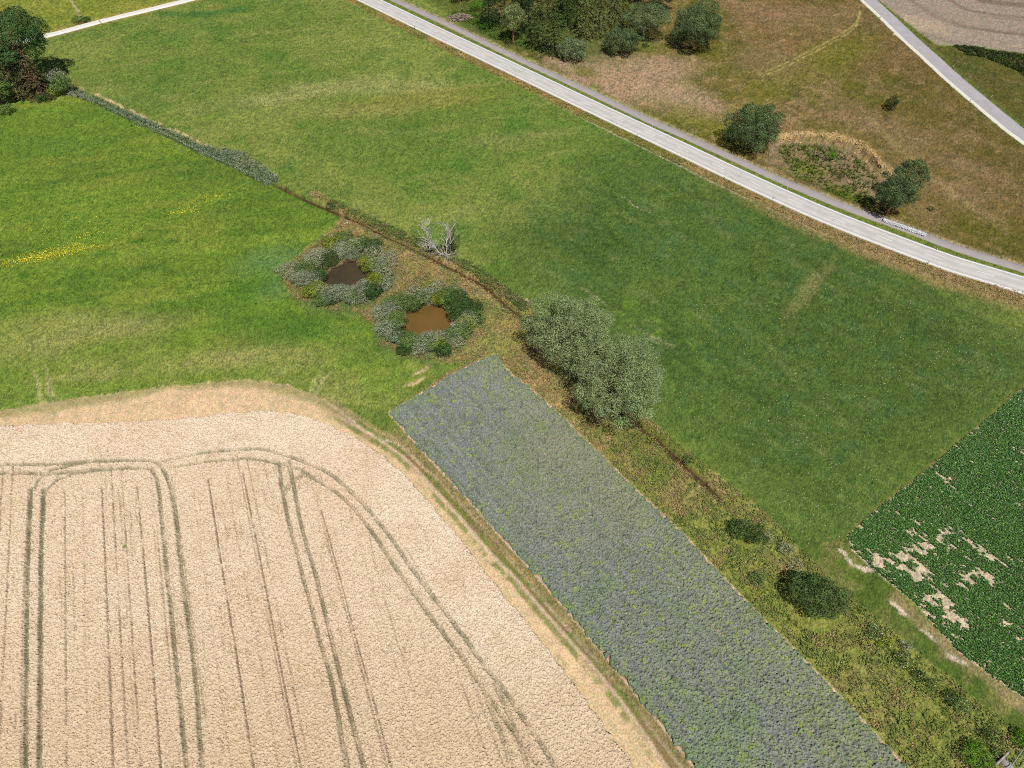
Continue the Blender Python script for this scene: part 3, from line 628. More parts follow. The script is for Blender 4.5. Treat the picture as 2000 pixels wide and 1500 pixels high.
# sugar beet plants in rows
rng = np.random.default_rng(5)
rd = unit(W1(1937, 812)-np.array(W1(1655, 1046))); rd2 = unit(np.array(W1(2000, 1364))-np.array(W1(1740, 1140)))
rp = np.array([-rd2[1], rd2[0]]); O = np.array(W1(1655, 1046))
ii, jj = np.meshgrid(np.arange(-30, 420), np.arange(-150, 200)); q = O+ii.ravel()[:, None]*.26*rd2+jj.ravel()[:, None]*.48*rp
q = q+(rng.random(q.shape)-.5)*[.12, .12]
s = sdp(q[:, 0], q[:, 1], BEET); ok = (s > .05) & (q[:, 0] < 125) & (q[:, 1] > -2); q = q[ok]; s = s[ok]
qa = q@rd2; qb = q@rp
bare = fb(qa/2.0, qb, .95, 151, 4)*.8+fb(q[:, 0], q[:, 1], 9, 155, 2)*.2+.26*near_w(q[:, 0], q[:, 1], 1880, 1130, 1.9)+.26*near_w(q[:, 0], q[:, 1], 1800, 1070, 1.4)
bare += .11*near_w(q[:, 0], q[:, 1], 1770, 1140, 5)+.15*near_w(q[:, 0], q[:, 1], 1830, 1190, 3)+.09*near_w(q[:, 0], q[:, 1], 1850, 1110, 10)+.1*near_w(q[:, 0], q[:, 1], 1990, 1220, 3)
bare += .5*near_w(q[:, 0], q[:, 1], 1655, 1062, .9)+.2*near_w(q[:, 0], q[:, 1], 1690, 1090, 2.5)
bare -= .12*ss(q[:, 0]*0+(q[:, 1]), 75, 100)
ok = bare+rng.random(len(q))*.14 < .75; q = q[ok]; n = len(q); k = 10
cen = np.repeat(np.column_stack([q, np.zeros(n)]), k, 0); a = rng.random(n*k)*6.283; el = .35+rng.random(n*k)*.8
L = (.24+.15*rng.random(n*k)); dirv = np.stack([np.cos(a)*np.cos(el), np.sin(a)*np.cos(el), np.sin(el)], 1)
mid = cen+dirv*(L*.75)[:, None]+[0, 0, .04]; sidev = np.stack([-np.sin(a), np.cos(a), np.zeros(n*k)], 1)
lc = np.where(rng.random((n*k, 1)) < .25, A(130, 176, 84), A(80, 128, 54))*(.7+.6*rng.random((n*k, 1)))
V, Fq, cc = quads(mid, dirv*(L*.62)[:, None], sidev*.1, lc)
M_beet = mat_attr('beet_leaf', .45, 3., .1, 0, 8, .4, trans=.12)
o = mesh('beet_crop', V, Fq, cc, M_beet); tag(o, 'dark green sugar beet rows with bare pale soil gaps on the right edge', 'crop', kind='stuff'); 
if 'category' in o: del o['category']

# weeds of the rough strip, reeds, verge grass
def weedstuff(name, P, dens, h, cols, wts, label, seed, size=.22, clump=1.6, mask=None, leaf=.5):
    rng = np.random.default_rng(seed); P = np.asarray(P)
    ar = abs(np.sum(P[:, 0]*np.roll(P[:, 1], -1)-np.roll(P[:, 0], -1)*P[:, 1]))/2
    q = sample_poly(P, int(ar*dens), rng); q = q[np.abs(q[:, 0]) < 95+.62*q[:, 1]]
    q = q[(dline(q[:, 0], q[:, 1], DITCH) > .42) | (q[:, 1] < 65)]
    for Q in (POND1, POND2): q = q[sdp(q[:, 0], q[:, 1], Q) < -.2]
    q = q[sdp(q[:, 0], q[:, 1], PHAC) < -.5]
    for bx_, by_, br_ in ((1590, 1185, 4.6), (1578, 1172, 3.6), (1462, 1050, 2.6)):
        cx_, cy_ = W1(bx_, by_); q = q[np.hypot(q[:, 0]-cx_, q[:, 1]-cy_) > br_]
    cl = fb(q[:, 0], q[:, 1], clump, seed, 3); q = q[cl+rng.random(len(q))*.25 > .5]
    if mask is not None: q = q[mask(q)]
    n = len(q); kind = fb(q[:, 0], q[:, 1], clump*1.7, seed+5, 2)*.75+rng.random(n)*.25
    edges = np.cumsum(wts)/np.sum(wts); ki = np.searchsorted(edges, np.clip((kind-.18)/.64, 0, .999)); cols = np.array(cols)
    z = zf(q[:, 0], q[:, 1]); hh = h*(.5+rng.random(n)); base = np.column_stack([q, z])
    parts = []
    for r in range(3):
        c = cols[ki]*(.7+.6*rng.random((n, 1)))
        p = base+np.column_stack([(rng.random((n, 2))-.5)*.5, np.zeros(n)])
        parts.append(blades(p, hh*(.6+.5*rng.random(n)), np.full(n, size*.5), c, rng, .5))
        p2 = p+np.column_stack([(rng.random((n, 2))-.5)*.3, hh*.75]); parts.append(leaves(p2, np.tile([0, 0, 1.], (n, 1)), np.full(n, size), cols[ki]*(.7+.6*rng.random((n, 1))), rng, leaf))
    V, Fq, cc = join(parts); o = mesh(name, V, Fq, cc, M_weed); return tag(o, label, kind='stuff')
g1, g2, g3, t1, t2, gy_ = A(146,162,86), A(118,140,68), A(172,180,96), A(204,172,122), A(176,160,110), A(170,178,146)
ymask = lambda lo, hi: (lambda q: (q[:, 1] > lo) & (q[:, 1] < hi))
weedstuff('wild_plants', ROUGH, 9, .42, [t1, t2, g1, g2, g3], [1, 1.2, 1.4, 1, .8], 'tall mixed weeds and dry grass along the lower stream bank', 201, mask=ymask(5, 84), size=.26)
weedstuff('wild_plants', ROUGH, 9, .4, [t1, t1, t2, g1, gy_], [1, 1, 1, 1, .6], 'reddish dry grass and herbs around the two ponds', 202, mask=ymask(84, 200), size=.24)
rb = W([(128,166),(190,192),(260,224),(330,256),(400,286),(440,294),(475,300),(505,316),(530,338),(545,352),(525,364),(495,352),(460,330),(400,304),(330,270),(260,240),(190,204),(122,182)])
weedstuff('reeds', rb, 12, .9, [A(158,176,140), A(140,160,116), A(190,196,166), A(120,146,84)], [1, 1, .6, .6], 'blue-green reeds growing along the upper ditch', 203, size=.3, clump=2.5)
for dd, lab in ((1.35, 'lush green stream bank plants on the meadow side'),):
    seg_ = smooth(W([(640,398),(700,422),(760,450),(820,478),(880,503),(940,538),(985,572),(1030,606)]), 2)
    weedstuff('bank_plants', np.vstack([offset(seg_, 1.6), offset(seg_, -1.2)[::-1]]), 16, .7, [g1, g2, t2, A(92,122,66)], [1, 1, .5, .8], lab, 204, size=.28, clump=2)
vg = ROAD[(ROAD[:, 0] > -40) & (ROAD[:, 1] > 120)]
sd_ = 1 if sdp(*[np.array([t]) for t in offset(vg, 6)[10]], np.vstack([ROAD, W([(2500,900),(-400,900),(-400,-150)])]))[0] > 0 else -1
weedstuff('verge_grass', np.vstack([offset(vg, sd_*4.0), offset(vg, sd_*7.0)[::-1]]), 3, .35, [A(206,176,124), t1, t2, g1], [1, 1, 1, .9], 'dry straw-coloured grass on the meadow side verge of the main road', 205, size=.3, clump=2)
weedstuff('verge_grass', W([(1500,425),(1600,452),(1700,492),(1800,530),(1900,568),(2000,598),(2150,650),(2150,600),(2000,568),(1900,548),(1800,512),(1700,476),(1600,438),(1500,392)]), 3.5, .35, [A(224,196,150), A(218,190,138), t2, A(150,146,84)], [1, 1, 1, .7], 'tall dry golden grass below the bend of the main road', 206, size=.22, clump=2)
hp = W([(1520,275),(1600,272),(1670,290),(1700,315),(1735,350),(1720,395),(1640,380),(1560,345)])
weedstuff('scrub', hp, 2.2, .6, [A(78,104,36), A(104,126,40), A(140,116,84)], [1, 1, .6], 'patchy green scrub in the hollow below the sandy scarp', 207, size=.4, clump=2.6)
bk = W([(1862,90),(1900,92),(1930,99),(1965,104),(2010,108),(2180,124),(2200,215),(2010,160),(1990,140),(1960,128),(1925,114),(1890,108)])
weedstuff('vegetation', bk, 7, .6, [A(66,80,36), A(80,96,44), A(104,100,56)], [1, 1, .5], 'dark tangled vegetation on the bank below the stubble field', 208, size=.55, clump=3)  # band of low dark green plants scattered along the bank
weedstuff('undergrowth', W([(915,20),(960,45),(1030,75),(1050,95),(1010,90),(960,75),(925,50),(890,40),(880,25)]), 6, .8, [g1, A(100,130,44), g2], [1, 1, 1], 'green undergrowth at the foot of the roadside trees', 209, size=.35, clump=3)

# flowers and pale specks in the meadows
def specks(name, spots, c, label, seed, z=.06, size=.13, flat=.7):
    rng = np.random.default_rng(seed); q = []
    for (px, py, rx, ry, a, n) in spots:
        cx, cy = W1(px, py); g_ = rng.normal(size=(n, 2))*[rx, ry]; q.append(np.column_stack([cx+g_[:, 0]*math.cos(a)-g_[:, 1]*math.sin(a), cy+g_[:, 0]*math.sin(a)+g_[:, 1]*math.cos(a)]))
    q = np.vstack(q); n = len(q); cen = np.column_stack([q, np.full(n, z)])
    cc = np.asarray(c)*(.75+.45*rng.random((n, 1))); V, Fq, cc = leaves(cen, np.tile([0, 0, 1.], (n, 1)), size*(.5+rng.random(n)), np.minimum(cc, .85), rng, .8, .8)
    o = mesh(name, V, Fq, cc, M_stone); return tag(o, label, kind='stuff')
yl = A(236, 226, 60)
specks('yellow_flowers', [(95,498,7.5,1.1,.30,1400),(60,505,4,1.3,.3,350),(140,480,2,1,.3,150),(45,455,7,1.6,.25,120),(170,458,5,.8,.25,130),(352,416,2.6,.8,.25,190),(365,404,1.5,.7,0,60),(395,393,2,1,.3,50),(418,386,1.6,.6,.3,70),(440,375,3,1,.3,50),(200,452,6,2,.25,60),(150,345,9,3,.2,60),(130,435,12,3,.25,90),(385,300,2,.8,0,20),(265,455,1.4,.5,0,40)], yl, 'yellow flowers blooming in streaks across the left meadow', 301, .12, .2)
pk = A(212, 196, 160)
specks('pale_specks', [(1750,640,24,11,.2,750),(1600,700,20,10,.2,300),(1500,900,14,10,.4,300),(1600,990,8,5,.3,300),(1800,790,18,8,.3,260),(1900,700,16,8,.2,240),(1350,560,22,10,RA,130),(1250,470,16,6,RA,90),(1380,600,3,1.4,0,30),(1375,597,.8,.4,0,12),(1400,760,12,8,0,130),(1500,820,10,7,0,170),(1290,330,10,1,RA,16),(1200,300,8,1,RA,14),(700,660,8,3.5,-.3,150),(665,640,3,2,-.3,60),(730,690,6,2,.2,40),(270,495,8,1.6,.25,50),(300,600,5,1.2,.5,34),(420,540,6,1.4,.3,34),(1380,160,7,3,RA,40),(1530,225,3,2,0,40),(440,600,6,1,.2,14),(430,115,4,1.2,0,16),(700,100,30,20,0,14),(600,110,3,1.5,0,16)], pk, 'pale dry specks scattered over the meadows', 302, .09, .15)

# ------------------------------------------------------------------ trees
def lobe_cloud(lobes, dens, size, base, var, rng, fl=.72, sag=0., inner_=.25, aspect=.6, hue=None):
    parts = []; L = np.array(lobes)
    for i, (cx, cy, cz, rx, ry, rz) in enumerate(L):
        area = 4*math.pi*((rx*ry+rx*rz+ry*rz)/3); n = int(area*dens)+6
        d = unit(rng.normal(size=(n, 3))); d = d[(d[:, 2] > -.55) | (rng.random(n) < .35)]; n = len(d)
        bump = 1+.13*np.sin(d[:, 0]*5+i)*np.cos(d[:, 1]*6+i*2)+.10*np.sin(d[:, 2]*9+d[:, 0]*7+i)
        r = np.where(rng.random(n) < inner_, .45+.45*rng.random(n), .9+.14*rng.random(n))*bump
        c = np.array([cx, cy, cz])+d*np.array([rx, ry, rz])*r[:, None]
        if len(L) > 1:      # skip leaves buried in other lobes
            bur = np.zeros(n, bool)
            for j, m in enumerate(L):
                if j != i: bur |= (((c-m[:3])/(m[3:]*.8))**2).sum(1) < 1
            c = c[~bur]; d = d[~bur]; n = len(c)
        lv = 1+(rng.random()-.5)*var; cc = np.asarray(base)*lv*(1+(rng.random((n, 1))-.5)*var*1.6)
        if hue is not None: cc = np.where(rng.random((n, 1)) < .22, np.asarray(hue)*(.8+.4*rng.random((n, 1))), cc)
        parts.append(leaves(c-[0, 0, sag], d, np.full(n, size), cc, rng, aspect, fl))
    V, Fq, cc = join(parts); k = V[:, 2] < .02; V[k, 2] = .02+.1*np.abs(V[k, 2]) if k.any() else V[k, 2]
    return V, Fq, cc
def sublobes(R3, cz, n, k, rng, low=-.35, jitter=.12, rr=(.8, 1.15)):
    out = []; i = 0
    R3 = [R3[0]*1.1, R3[1]*1.1, R3[2]*1.05]
    for t in range(n):
        zz = 1-(t+.5)/n*(1-low); ph = t*2.39996+rng.random()*.5; q = math.sqrt(max(0, 1-zz*zz))
        f = (1-k)*(1+(rng.random()-.5)*jitter*2)*(1+.07*math.sin(2*ph+n)+.06*math.sin(3*ph+n*1.7)); s = k*rng.uniform(*rr)
        out.append((math.cos(ph)*q*R3[0]*f, math.sin(ph)*q*R3[1]*f, cz+zz*R3[2]*f, R3[0]*s, R3[1]*s, R3[2]*s*1.05))
    out.append((0, 0, cz, R3[0]*.6, R3[1]*.6, R3[2]*.6)); return out
def trunk_for(lobes, r0, rng, bark, lean=(0, 0), kk=7):
    L = np.array(lobes); top = L[:, 2].max()*.8; parts = []
    p = np.array([[lean[0]*t, lean[1]*t, top*t] for t in np.linspace(0, 1, 6)]); p[:, :2] += (rng.random((6, 2))-.5)*r0*1.5; p[0, :2] = 0
    parts.append(tube(p, [r0*1.25, r0, r0*.85, r0*.65, r0*.45, r0*.2], kk, bark))
    idx = rng.permutation(len(L))[:min(len(L), 9)]
    for i in idx:
        t = rng.uniform(.25, .7); a = p[int(t*5)]; b = L[i, :3]
        m = (a+b)/2+[0, 0, -.1*top*rng.random()]; parts.append(tube([a, m, b], [r0*.4, r0*.28, r0*.1], 5, bark))
    return join(parts)
BARK = A(120, 96, 72); GREYB = A(170, 160, 150)
def tree(name, px, py, lobes, dens, size, base, var, r0, label, cat, group=None, seed=1, mat=None, bark=BARK, crown='crown', trunk='trunk', aspect=.6, hue=None, z0=None, lean=(0, 0)):
    rng = np.random.default_rng(seed); x, y = W1(px, py)
    z = float(zf(np.array([x]), np.array([y]))[0]) if z0 is None else z0
    z = max(z, -.5)
    e = empty(name, (x, y, z), label, cat, group)
    V, Fq, cc = lobe_cloud(lobes, dens, size, base, var, rng, aspect=aspect, hue=hue); mesh(crown, V, Fq, cc, mat or M_leaf, e)
    V, Fq, cc = trunk_for(lobes, r0, rng, bark, lean); mesh(trunk, V, Fq, cc, M_bark, e, smoothed=True); return e
def basepx(cpx, cpy, cz):
    'photo place of the foot of a tree whose crown centre (height cz) shows at cpx,cpy'
    x, y = W1(cpx, cpy, cz); v = math.cos(PITCH)*y+H*math.sin(PITCH); return (1000+F*x/v, 750-F*(math.sin(PITCH)*y-math.cos(PITCH)*H)/v)
# two great willows
wil = A(164, 184, 124)
def willow(cx, cy, R3, cz, label, seed, n=34):
    rng = np.random.default_rng(seed); bx, by = basepx(cx, cy, cz)
    lb = sublobes(R3, cz, int(n*.8), .15, rng, -.65, .09, (.8, 1.4))[:-1]
    lb += sublobes((R3[0]*.84, R3[1]*.84, R3[2]*.84), cz, int(n*.6), .17, rng, -.65, .07, (.8, 1.3)); lb[-1] = (0, 0, cz, R3[0]*.66, R3[1]*.66, R3[2]*.66)
    return tree('willow_tree', bx, by, lb, 21, .29, wil, .2, .45, label, 'tree', 'big willows on the stream bank', seed, bark=BARK, hue=A(140, 150, 96), aspect=.42, z0=0)
willow(1112, 644, (8.2, 8.6, 6.6), 8.6, 'big grey-green willow by the stream, the upper left of the joined pair', 11, 74)
willow(1160, 690, (4.4, 4.2, 5.0), 8.2, 'narrow grey-green willow crown squeezed between the two big willows', 13, 30)
willow(1209, 742, (8.7, 9.0, 6.6), 8.8, 'big grey-green willow by the stream, the lower right of the joined pair', 12, 78)

# pond shrubs
SH = {'S': (A(172, 184, 148), 'silver-grey willow', .40), 'G': (A(122, 150, 80), 'mid-green', .6), 'D': (A(80, 112, 56), 'dark green', .6), 'Y': (A(148, 164, 48), 'yellow-green', .6), 'P': (A(184, 188, 148), 'pale straw-grey', .45)}
def shrub(px, py, r, typ, hgt, label, group, seed, rx=1., ang=0, dens=34, size=.24, name='shrub', cat='shrub', flowers=None):
    rng = np.random.default_rng(seed); base, _, asp_ = SH[typ]; rm = r*mpp(py)*1.22; hgt = hgt*1.25; cz = hgt*.5; dens = dens*.8
    bx, by = basepx(px, py, cz); n = (26 if rm > 3 else 14) if rm > 1.2 else 8
    R3 = (rm*rx, rm/max(rx, .8), hgt*.52); lb = sublobes(R3, cz, n, .25 if rm > 3 else .34, rng, -.3, .22, (.7, 1.4))
    if ang:
        lb = [(a*math.cos(ang)-b*math.sin(ang), a*math.sin(ang)+b*math.cos(ang), c, d, e_, f) for a, b, c, d, e_, f in lb]
    x, y = W1(bx, by); z = max(float(zf(np.array([x]), np.array([y]))[0]), -.4)
    e = empty(name, (x, y, z), label, cat, group)
    V, Fq, cc = lobe_cloud(lb, dens, size, base, .36, rng, aspect=asp_, hue=base*.7); mesh('foliage', V, Fq, cc, M_leaf, e)
    parts = []
    for i in range(5):
        L_ = lb[rng.integers(len(lb))]; parts.append(tube([(0, 0, 0), (L_[0]*.4, L_[1]*.4, L_[2]*.5), (L_[0], L_[1], L_[2])], [.06, .045, .02], 4, BARK))
    V, Fq, cc = join(parts); mesh('stems', V, Fq, cc, M_bark, e)
    if flowers is not None:
        n = int(flowers*.6); d = unit(rng.normal(size=(n, 3))); d[:, 2] = np.abs(d[:, 2]); p = d*np.array(R3)*1.02+[0, 0, cz]
        V, Fq, cc = leaves(p, np.tile([0, 0, 1.], (n, 1)), np.full(n, .14), np.tile(A(232, 230, 190), (n, 1)), rng, .9, .8); mesh('blossoms', V, Fq, cc, M_stone, e)
    return e
P1 = [(566,527,20,'P',1.0),(590,546,15,'S',2.2),(600,520,17,'G',2.0),(622,497,17,'S',1.8),(642,508,15,'D',2.2),(655,473,18,'P',1.3),(682,488,21,'S',2.6),(672,462,14,'G',1.6),(706,474,15,'G',2.0),(728,482,16,'D',2.2),(720,515,16,'Y',2.2),(742,528,14,'G',1.8),(756,505,17,'P',1.3),(746,553,17,'S',1.8),(604,570,13,'Y',2.0),(621,566,14,'S',2.2),(628,586,13,'G',1.8),(648,583,12,'D',1.7),(660,568,15,'S',2.3),(688,580,13,'G',2.0),(706,563,17,'S',2.4),(722,572,13,'D',2.0),(622,536,13,'D',2.2)]
P2 = [(748,612,18,'S',2.6),(748,642,17,'S',2.4),(768,600,15,'S',2.0),(775,626,15,'G',2.4),(772,658,14,'S',2.0),(788,590,15,'G',1.8),(807,594,13,'D',1.8),(808,570,14,'P',1.2),(832,577,16,'S',1.8),(856,562,16,'P',1.2),(872,578,18,'G',2.4),(895,586,20,'D',2.8),(922,602,19,'D',2.8),(893,612,16,'D',2.6),(935,618,12,'G',2.0),(913,626,14,'Y',2.2),(903,644,15,'G',2.2),(886,652,13,'S',2.0),(862,660,15,'S',2.2),(841,672,15,'G',2.2),(820,680,14,'S',2.0),(802,670,14,'G',2.0),(787,682,12,'D',1.6),(864,684,13,'D',2.0),(892,670,13,'P',1.3),(838,654,10,'S',1.8)]
def fill(lst, c, ra, rb_, n, seed):
    rr = random.Random(seed); out = list(lst)
    for i in range(n):
        a = i/n*6.283+rr.uniform(-.15, .15); k = rr.uniform(.82, 1.12)
        out.append((c[0]+math.cos(a)*ra*k, c[1]-math.sin(a)*rb_*k, rr.uniform(12, 17), rr.choice('SSGGSDYP'), rr.uniform(1.8, 2.5)))
    return out
P1 = fill(P1, (676, 528), 74, 52, 15, 3); P2 = fill(P2, (836, 624), 76, 50, 15, 5)
used = set()
CL = ['twelve', 'one', 'two', 'three', 'four', 'five', 'six', 'seven', 'eight', 'nine', 'ten', 'eleven']
sd = 400
for lst, cxy, nm in ((P1, (675, 535), 'left, dark'), (P2, (835, 628), 'right, brown')):
    for (px, py, r, ty, h) in lst:
        sd += 1; dx = (px-cxy[0]); dy = -(py-cxy[1])*1.25; cl = CL[int(round(math.degrees(math.atan2(dx, dy))/30)) % 12]
        dist = math.hypot(dx, dy); io = 'hugging the water' if dist < 62 else ('in the ring' if dist < 92 else 'on the outer fringe')
        lab = f"{SH[ty][1]} shrub {io} at {cl} o'clock of the {nm} pond"
        if lab in used: lab = lab.replace(' shrub', (' bushy low shrub' if h < 2 else ' taller shrub'))
        for ad in ('rounded', 'spreading', 'loose', 'dense', 'upright', 'small'):
            if lab in used: lab = f"{ad} {lab}"
        used.add(lab); shrub(px, py, r, ty, h, lab, 'shrubs around the '+('left' if nm[0] == 'l' else 'right')+' pond', sd)
# other bushes
SH['K'] = (A(96, 122, 66), 'dark green', .6)
shrub(1462, 1040, 21, 'K', 2.8, 'dark green oval bush in the weeds above the largest bush', None, 501, 1.3, R(-38), name='bush', cat='bush', dens=44)
shrub(1477, 1131, 12, 'G', 1.1, 'small green bush beside the flowering crop edge', None, 502, name='bush', cat='bush')
shrub(1592, 1163, 39, 'K', 4.6, 'largest dark green bush standing in the lower weed strip', None, 503, 1.12, R(-40), name='bush', cat='bush', dens=44)
SH['L'] = (A(104, 156, 36), 'bright green', .5)
shrub(1908, 1478, 24, 'L', 1.8, 'bright green leafy bush near the bottom right corner', None, 504, 1., 0, name='bush', cat='bush')
shrub(1996, 1442, 15, 'L', 1.4, 'bright green bush at the right frame edge above the rail', None, 505, name='bush', cat='bush')
shrub(1345, 897, 9, 'G', 1.0, 'little green bush overhanging the stream below the willows', None, 506, name='bush', cat='bush')
shrub(1215, 822, 10, 'L', .9, 'low bright green bush at the foot of the lower willow', None, 507, name='bush', cat='bush')
for i, (px, py, r, ty, fl, lab) in enumerate([(1708,1232,13,'G',60,'white-blossomed bush in the ditch, highest of the flowering ones'),(1728,1252,12,'Y',36,'yellowish bush with few blossoms just below the highest flowering ditch bush'),(1762,1288,12,'D',60,'dark bush covered in white umbels in the middle of the ditch'),(1797,1318,12,'D',14,'dark ditch bush with sparse blossoms above a grassy gap'),(1820,1336,11,'G',10,'green ditch bush almost without flowers'),(1858,1362,13,'D',6,'dark ditch bush near a reddish grass patch'),(1876,1376,13,'G',40,'broad flowering ditch bush, lowest of those with white blossom'),(1930,1436,12,'D',0,'dark green ditch bush above the culvert'),(1950,1466,9,'G',0,'small green bush right over the culvert mouth'),(1768,1262,9,'P',0,'pale feathery grass-like bush between flowering ditch bushes'),(1555,1102,12,'P',0,'pale grassy tussock bush left above the largest bush'),(1535,1072,11,'P',0,'pale grey tussock bush near the meadow corner'),(1500,1047,10,'P',0,'pale tussock bush right of the dark oval bush'),(1490,1028,7,'Y',24,'small yellow-green bush with white umbels by the meadow edge'),(1272,860,7,'Y',22,'small herb clump with white umbels beside the stream below the willows')]):
    shrub(px, py, r, ty, 1.2, lab, 'bushes along the lower ditch', 520+i, flowers=fl or None, name='bush', cat='bush', size=.2, dens=30)
shrub(153, 38, 9, 'G', 1.8, 'small bush beside the white gravel path', None, 560, name='bush', cat='bush')
shrub(168, 38, 6, 'D', 1.1, 'tiny dark bush between the walker and the path bush', None, 561, name='bush', cat='bush')
shrub(1818, 408, 5, 'D', .9, 'tiny green bush in dry grass right of the lower pine', None, 562, name='bush', cat='bush')
shrub(1625, 300, 8, 'L', 1.0, 'small bright bush in the hollow below the sandy scarp', None, 563, name='bush', cat='bush')
shrub(1260, 88, 5, 'D', .8, 'tiny dark bush at the foot of the white-stemmed pine', None, 564, name='bush', cat='bush')

# pines
pin = A(108, 130, 82); pin2 = A(142, 156, 98)
def pine(px, py, Rm, hgt, label, seed, n=16, cz=None, base=pin, group='pines on the dry grassland', low=-.7, k=.34, name='pine_tree', dens=17, bark=A(176,124,92), ry=None, r0=.28, jitter=.22, size=.42):
    rng = np.random.default_rng(seed); cz = cz or hgt*.55; R3 = (Rm, ry or Rm, hgt-cz)
    n = int(n*1.7); lb = sublobes(R3, cz, n, k*.8, rng, low, jitter, (.65, 1.25)); bx, by = basepx(px, py, cz)
    return tree(name, bx, by, lb, dens, size, base, .4, r0, label, 'tree', group, seed, M_needle, bark, aspect=.38, hue=base*.62)
pine(1363, 50, 7.6, 13.5, 'broad dark pine standing alone right of the forest edge', 31, 26, cz=7.4)
pine(1474, 247, 7.2, 11.6, 'spreading blue-green pine beside the cycle path, the middle lone pine', 32, 22, cz=6.4)
shrub(1482, 238, 15, 'D', 5.6, 'dark green leafy bush growing inside the middle lone pine', None, 571, name='bush', cat='bush')
pine(1783, 338, 4.2, 10.4, 'small pine behind the pine by the gabion wall', 33, 11, cz=7.0)
pine(1752, 376, 5.4, 10.6, 'low blue-green pine leaning over the gabion wall', 34, 14, cz=6.6)
pine(1741, 202, 2.1, 4.4, 'small dark juniper alone in the brown grassland', 35, 7, cz=2.0, base=A(58, 78, 40), name='juniper', group=None, size=.3, dens=26, r0=.1)

# spruces / larches / forest edge
def spruce(px, py, hgt, rad, base, label, seed, group='trees of the roadside forest', name='spruce_tree', droop=.5, hue=None, nwh=None, gap=.0, bark=BARK, z_low=.08):
    hgt *= 1.38; rad *= 1.42
    rng = np.random.default_rng(seed); x, y = W1(px, py); e = empty(name, (x, y, 0), label, 'tree', group)
    cen = []; nr = []; cs_ = []; tb = [tube([(0, 0, 0), (0, 0, hgt*.5), (0, 0, hgt)], [.26, .17, .03], 7, bark)]
    nwh = nwh or int(hgt*1.0); gap = max(gap, .18)
    for wv in range(nwh):
        t = z_low+(1-z_low)*(wv+rng.random()*.5)/nwh; z = hgt*t; r = rad*(1-t)**.95*(.75+.4*rng.random())+.25
        nb = int(7+4*(1-t)); a0 = rng.random()*6.28
        for b in range(nb):
            if rng.random() < gap: continue
            a = a0+b/nb*6.283+rng.normal()*.15; rr_ = r*(.75+.4*rng.random()); m = max(7, int(rr_*17)); s_ = rng.random(m)**.75
            spread = .16+.30*s_*(1.05-s_)*rr_; lat = rng.normal(size=m)*spread*.75
            px_ = np.cos(a)*s_*rr_-np.sin(a)*lat; py_ = np.sin(a)*s_*rr_+np.cos(a)*lat
            pz_ = z-droop*rr_*s_**1.4+.12*rr_*(s_ > .8)*s_-np.abs(lat)*.35+rng.normal(size=m)*.06
            cen.append(np.column_stack([px_, py_, pz_])); nr.append(np.column_stack([np.cos(a)*np.ones(m)*.35, np.sin(a)*np.ones(m)*.35, np.ones(m)]))
            c0 = np.asarray(base)*(.75+.5*rng.random())
            cc = np.tile(c0, (m, 1))*(.75+.45*s_[:, None]*1.0)
            cc = np.tile(c0, (m, 1))*(.8+.4*rng.random((m, 1)))
            if hue is not None: cc = np.where(rng.random((m, 1)) < .3, np.asarray(hue)*(.8+.4*rng.random((m, 1))), cc)
            cs_.append(cc)
            if b % 2 == 0: tb.append(tube([(0, 0, z), (math.cos(a)*rr_*.8, math.sin(a)*rr_*.8, z-droop*rr_*.6)], [.05, .015], 3, bark))
    cen = np.vstack(cen); nr = unit(np.vstack(nr)); cs_ = np.vstack(cs_)
    V, Fq, cc = leaves(cen, nr, np.full(len(cen), .40), cs_, rng, .45, .62); V[:, 2] = np.maximum(V[:, 2], .03)
    mesh('crown', V, Fq, cc, M_needle, e); V, Fq, cc = join(tb); mesh('trunk', V, Fq, cc, M_bark, e); return e
sg = A(82, 106, 52); sy = A(116, 126, 64); sgd = A(60, 86, 44)
def broad(px, py, hgt, Rm, base, label, seed, group, name='broadleaf_tree', n=18, cz=None, dens=15, hue=None, size=.4, low=-.6, bark=BARK):
    rng = np.random.default_rng(seed); cz = cz or hgt*.6; lb = sublobes((Rm, Rm, hgt-cz), cz, n, .32, rng, low, .18)
    return tree(name, px, py, lb, dens, size, base, .42, .3, label, 'tree', group, seed, M_leaf, bark, aspect=.6, hue=hue if hue is not None else base*.6)
FG = 'trees of the roadside forest'
broad(862, -18, 13, 5.5, A(82,104,50), 'tall tree above the brush pile, its crown mostly beyond the top frame edge', 41, FG, cz=9, low=-.3)
broad(904, 4, 13, 5, A(90,112,54), 'thin-stemmed tree right behind the brush pile', 42, FG, cz=9.5, low=-.3, n=12)
shrub(930, 12, 11, 'L', 2.6, 'light green bush right of the brush pile', None, 572, name='bush', cat='bush', size=.3, dens=22)
shrub(946, 52, 7, 'L', 1.2, 'small light bush at the feet of the first dark spruce', None, 573, name='bush', cat='bush', size=.3)
spruce(955, 52, 12, 4.2, sgd, 'dark spruce nearest the brush pile', 43)
spruce(985, 48, 13, 4.2, sg, 'olive green spruce second from the brush pile', 44, hue=A(120,132,70))
pine(1002, 34, 4.2, 12.5, 'light pine with a bare forked pinkish stem near the cycle path', 45, 11, cz=8.5, base=pin2, group=FG, low=-.5, k=.36)
spruce(1018, 20, 15, 4, sgd, 'tall dark spruce behind the fork-stemmed pine', 46)
spruce(1052, 92, 15, 5.2, sg, 'large spruce in front, left of the small grey-green pine', 47, hue=A(122,138,76))
spruce(1082, 104, 13, 5.0, sg, 'large spruce in front whose lower branches reach the verge', 48, hue=A(122,138,76))
spruce(1068, 40, 16, 4.6, sy, 'olive spruce in the second row behind the front pair', 49)
spruce(1104, 52, 16, 4.6, sg, 'mid green spruce in the second row above the small grey-green pine', 50)
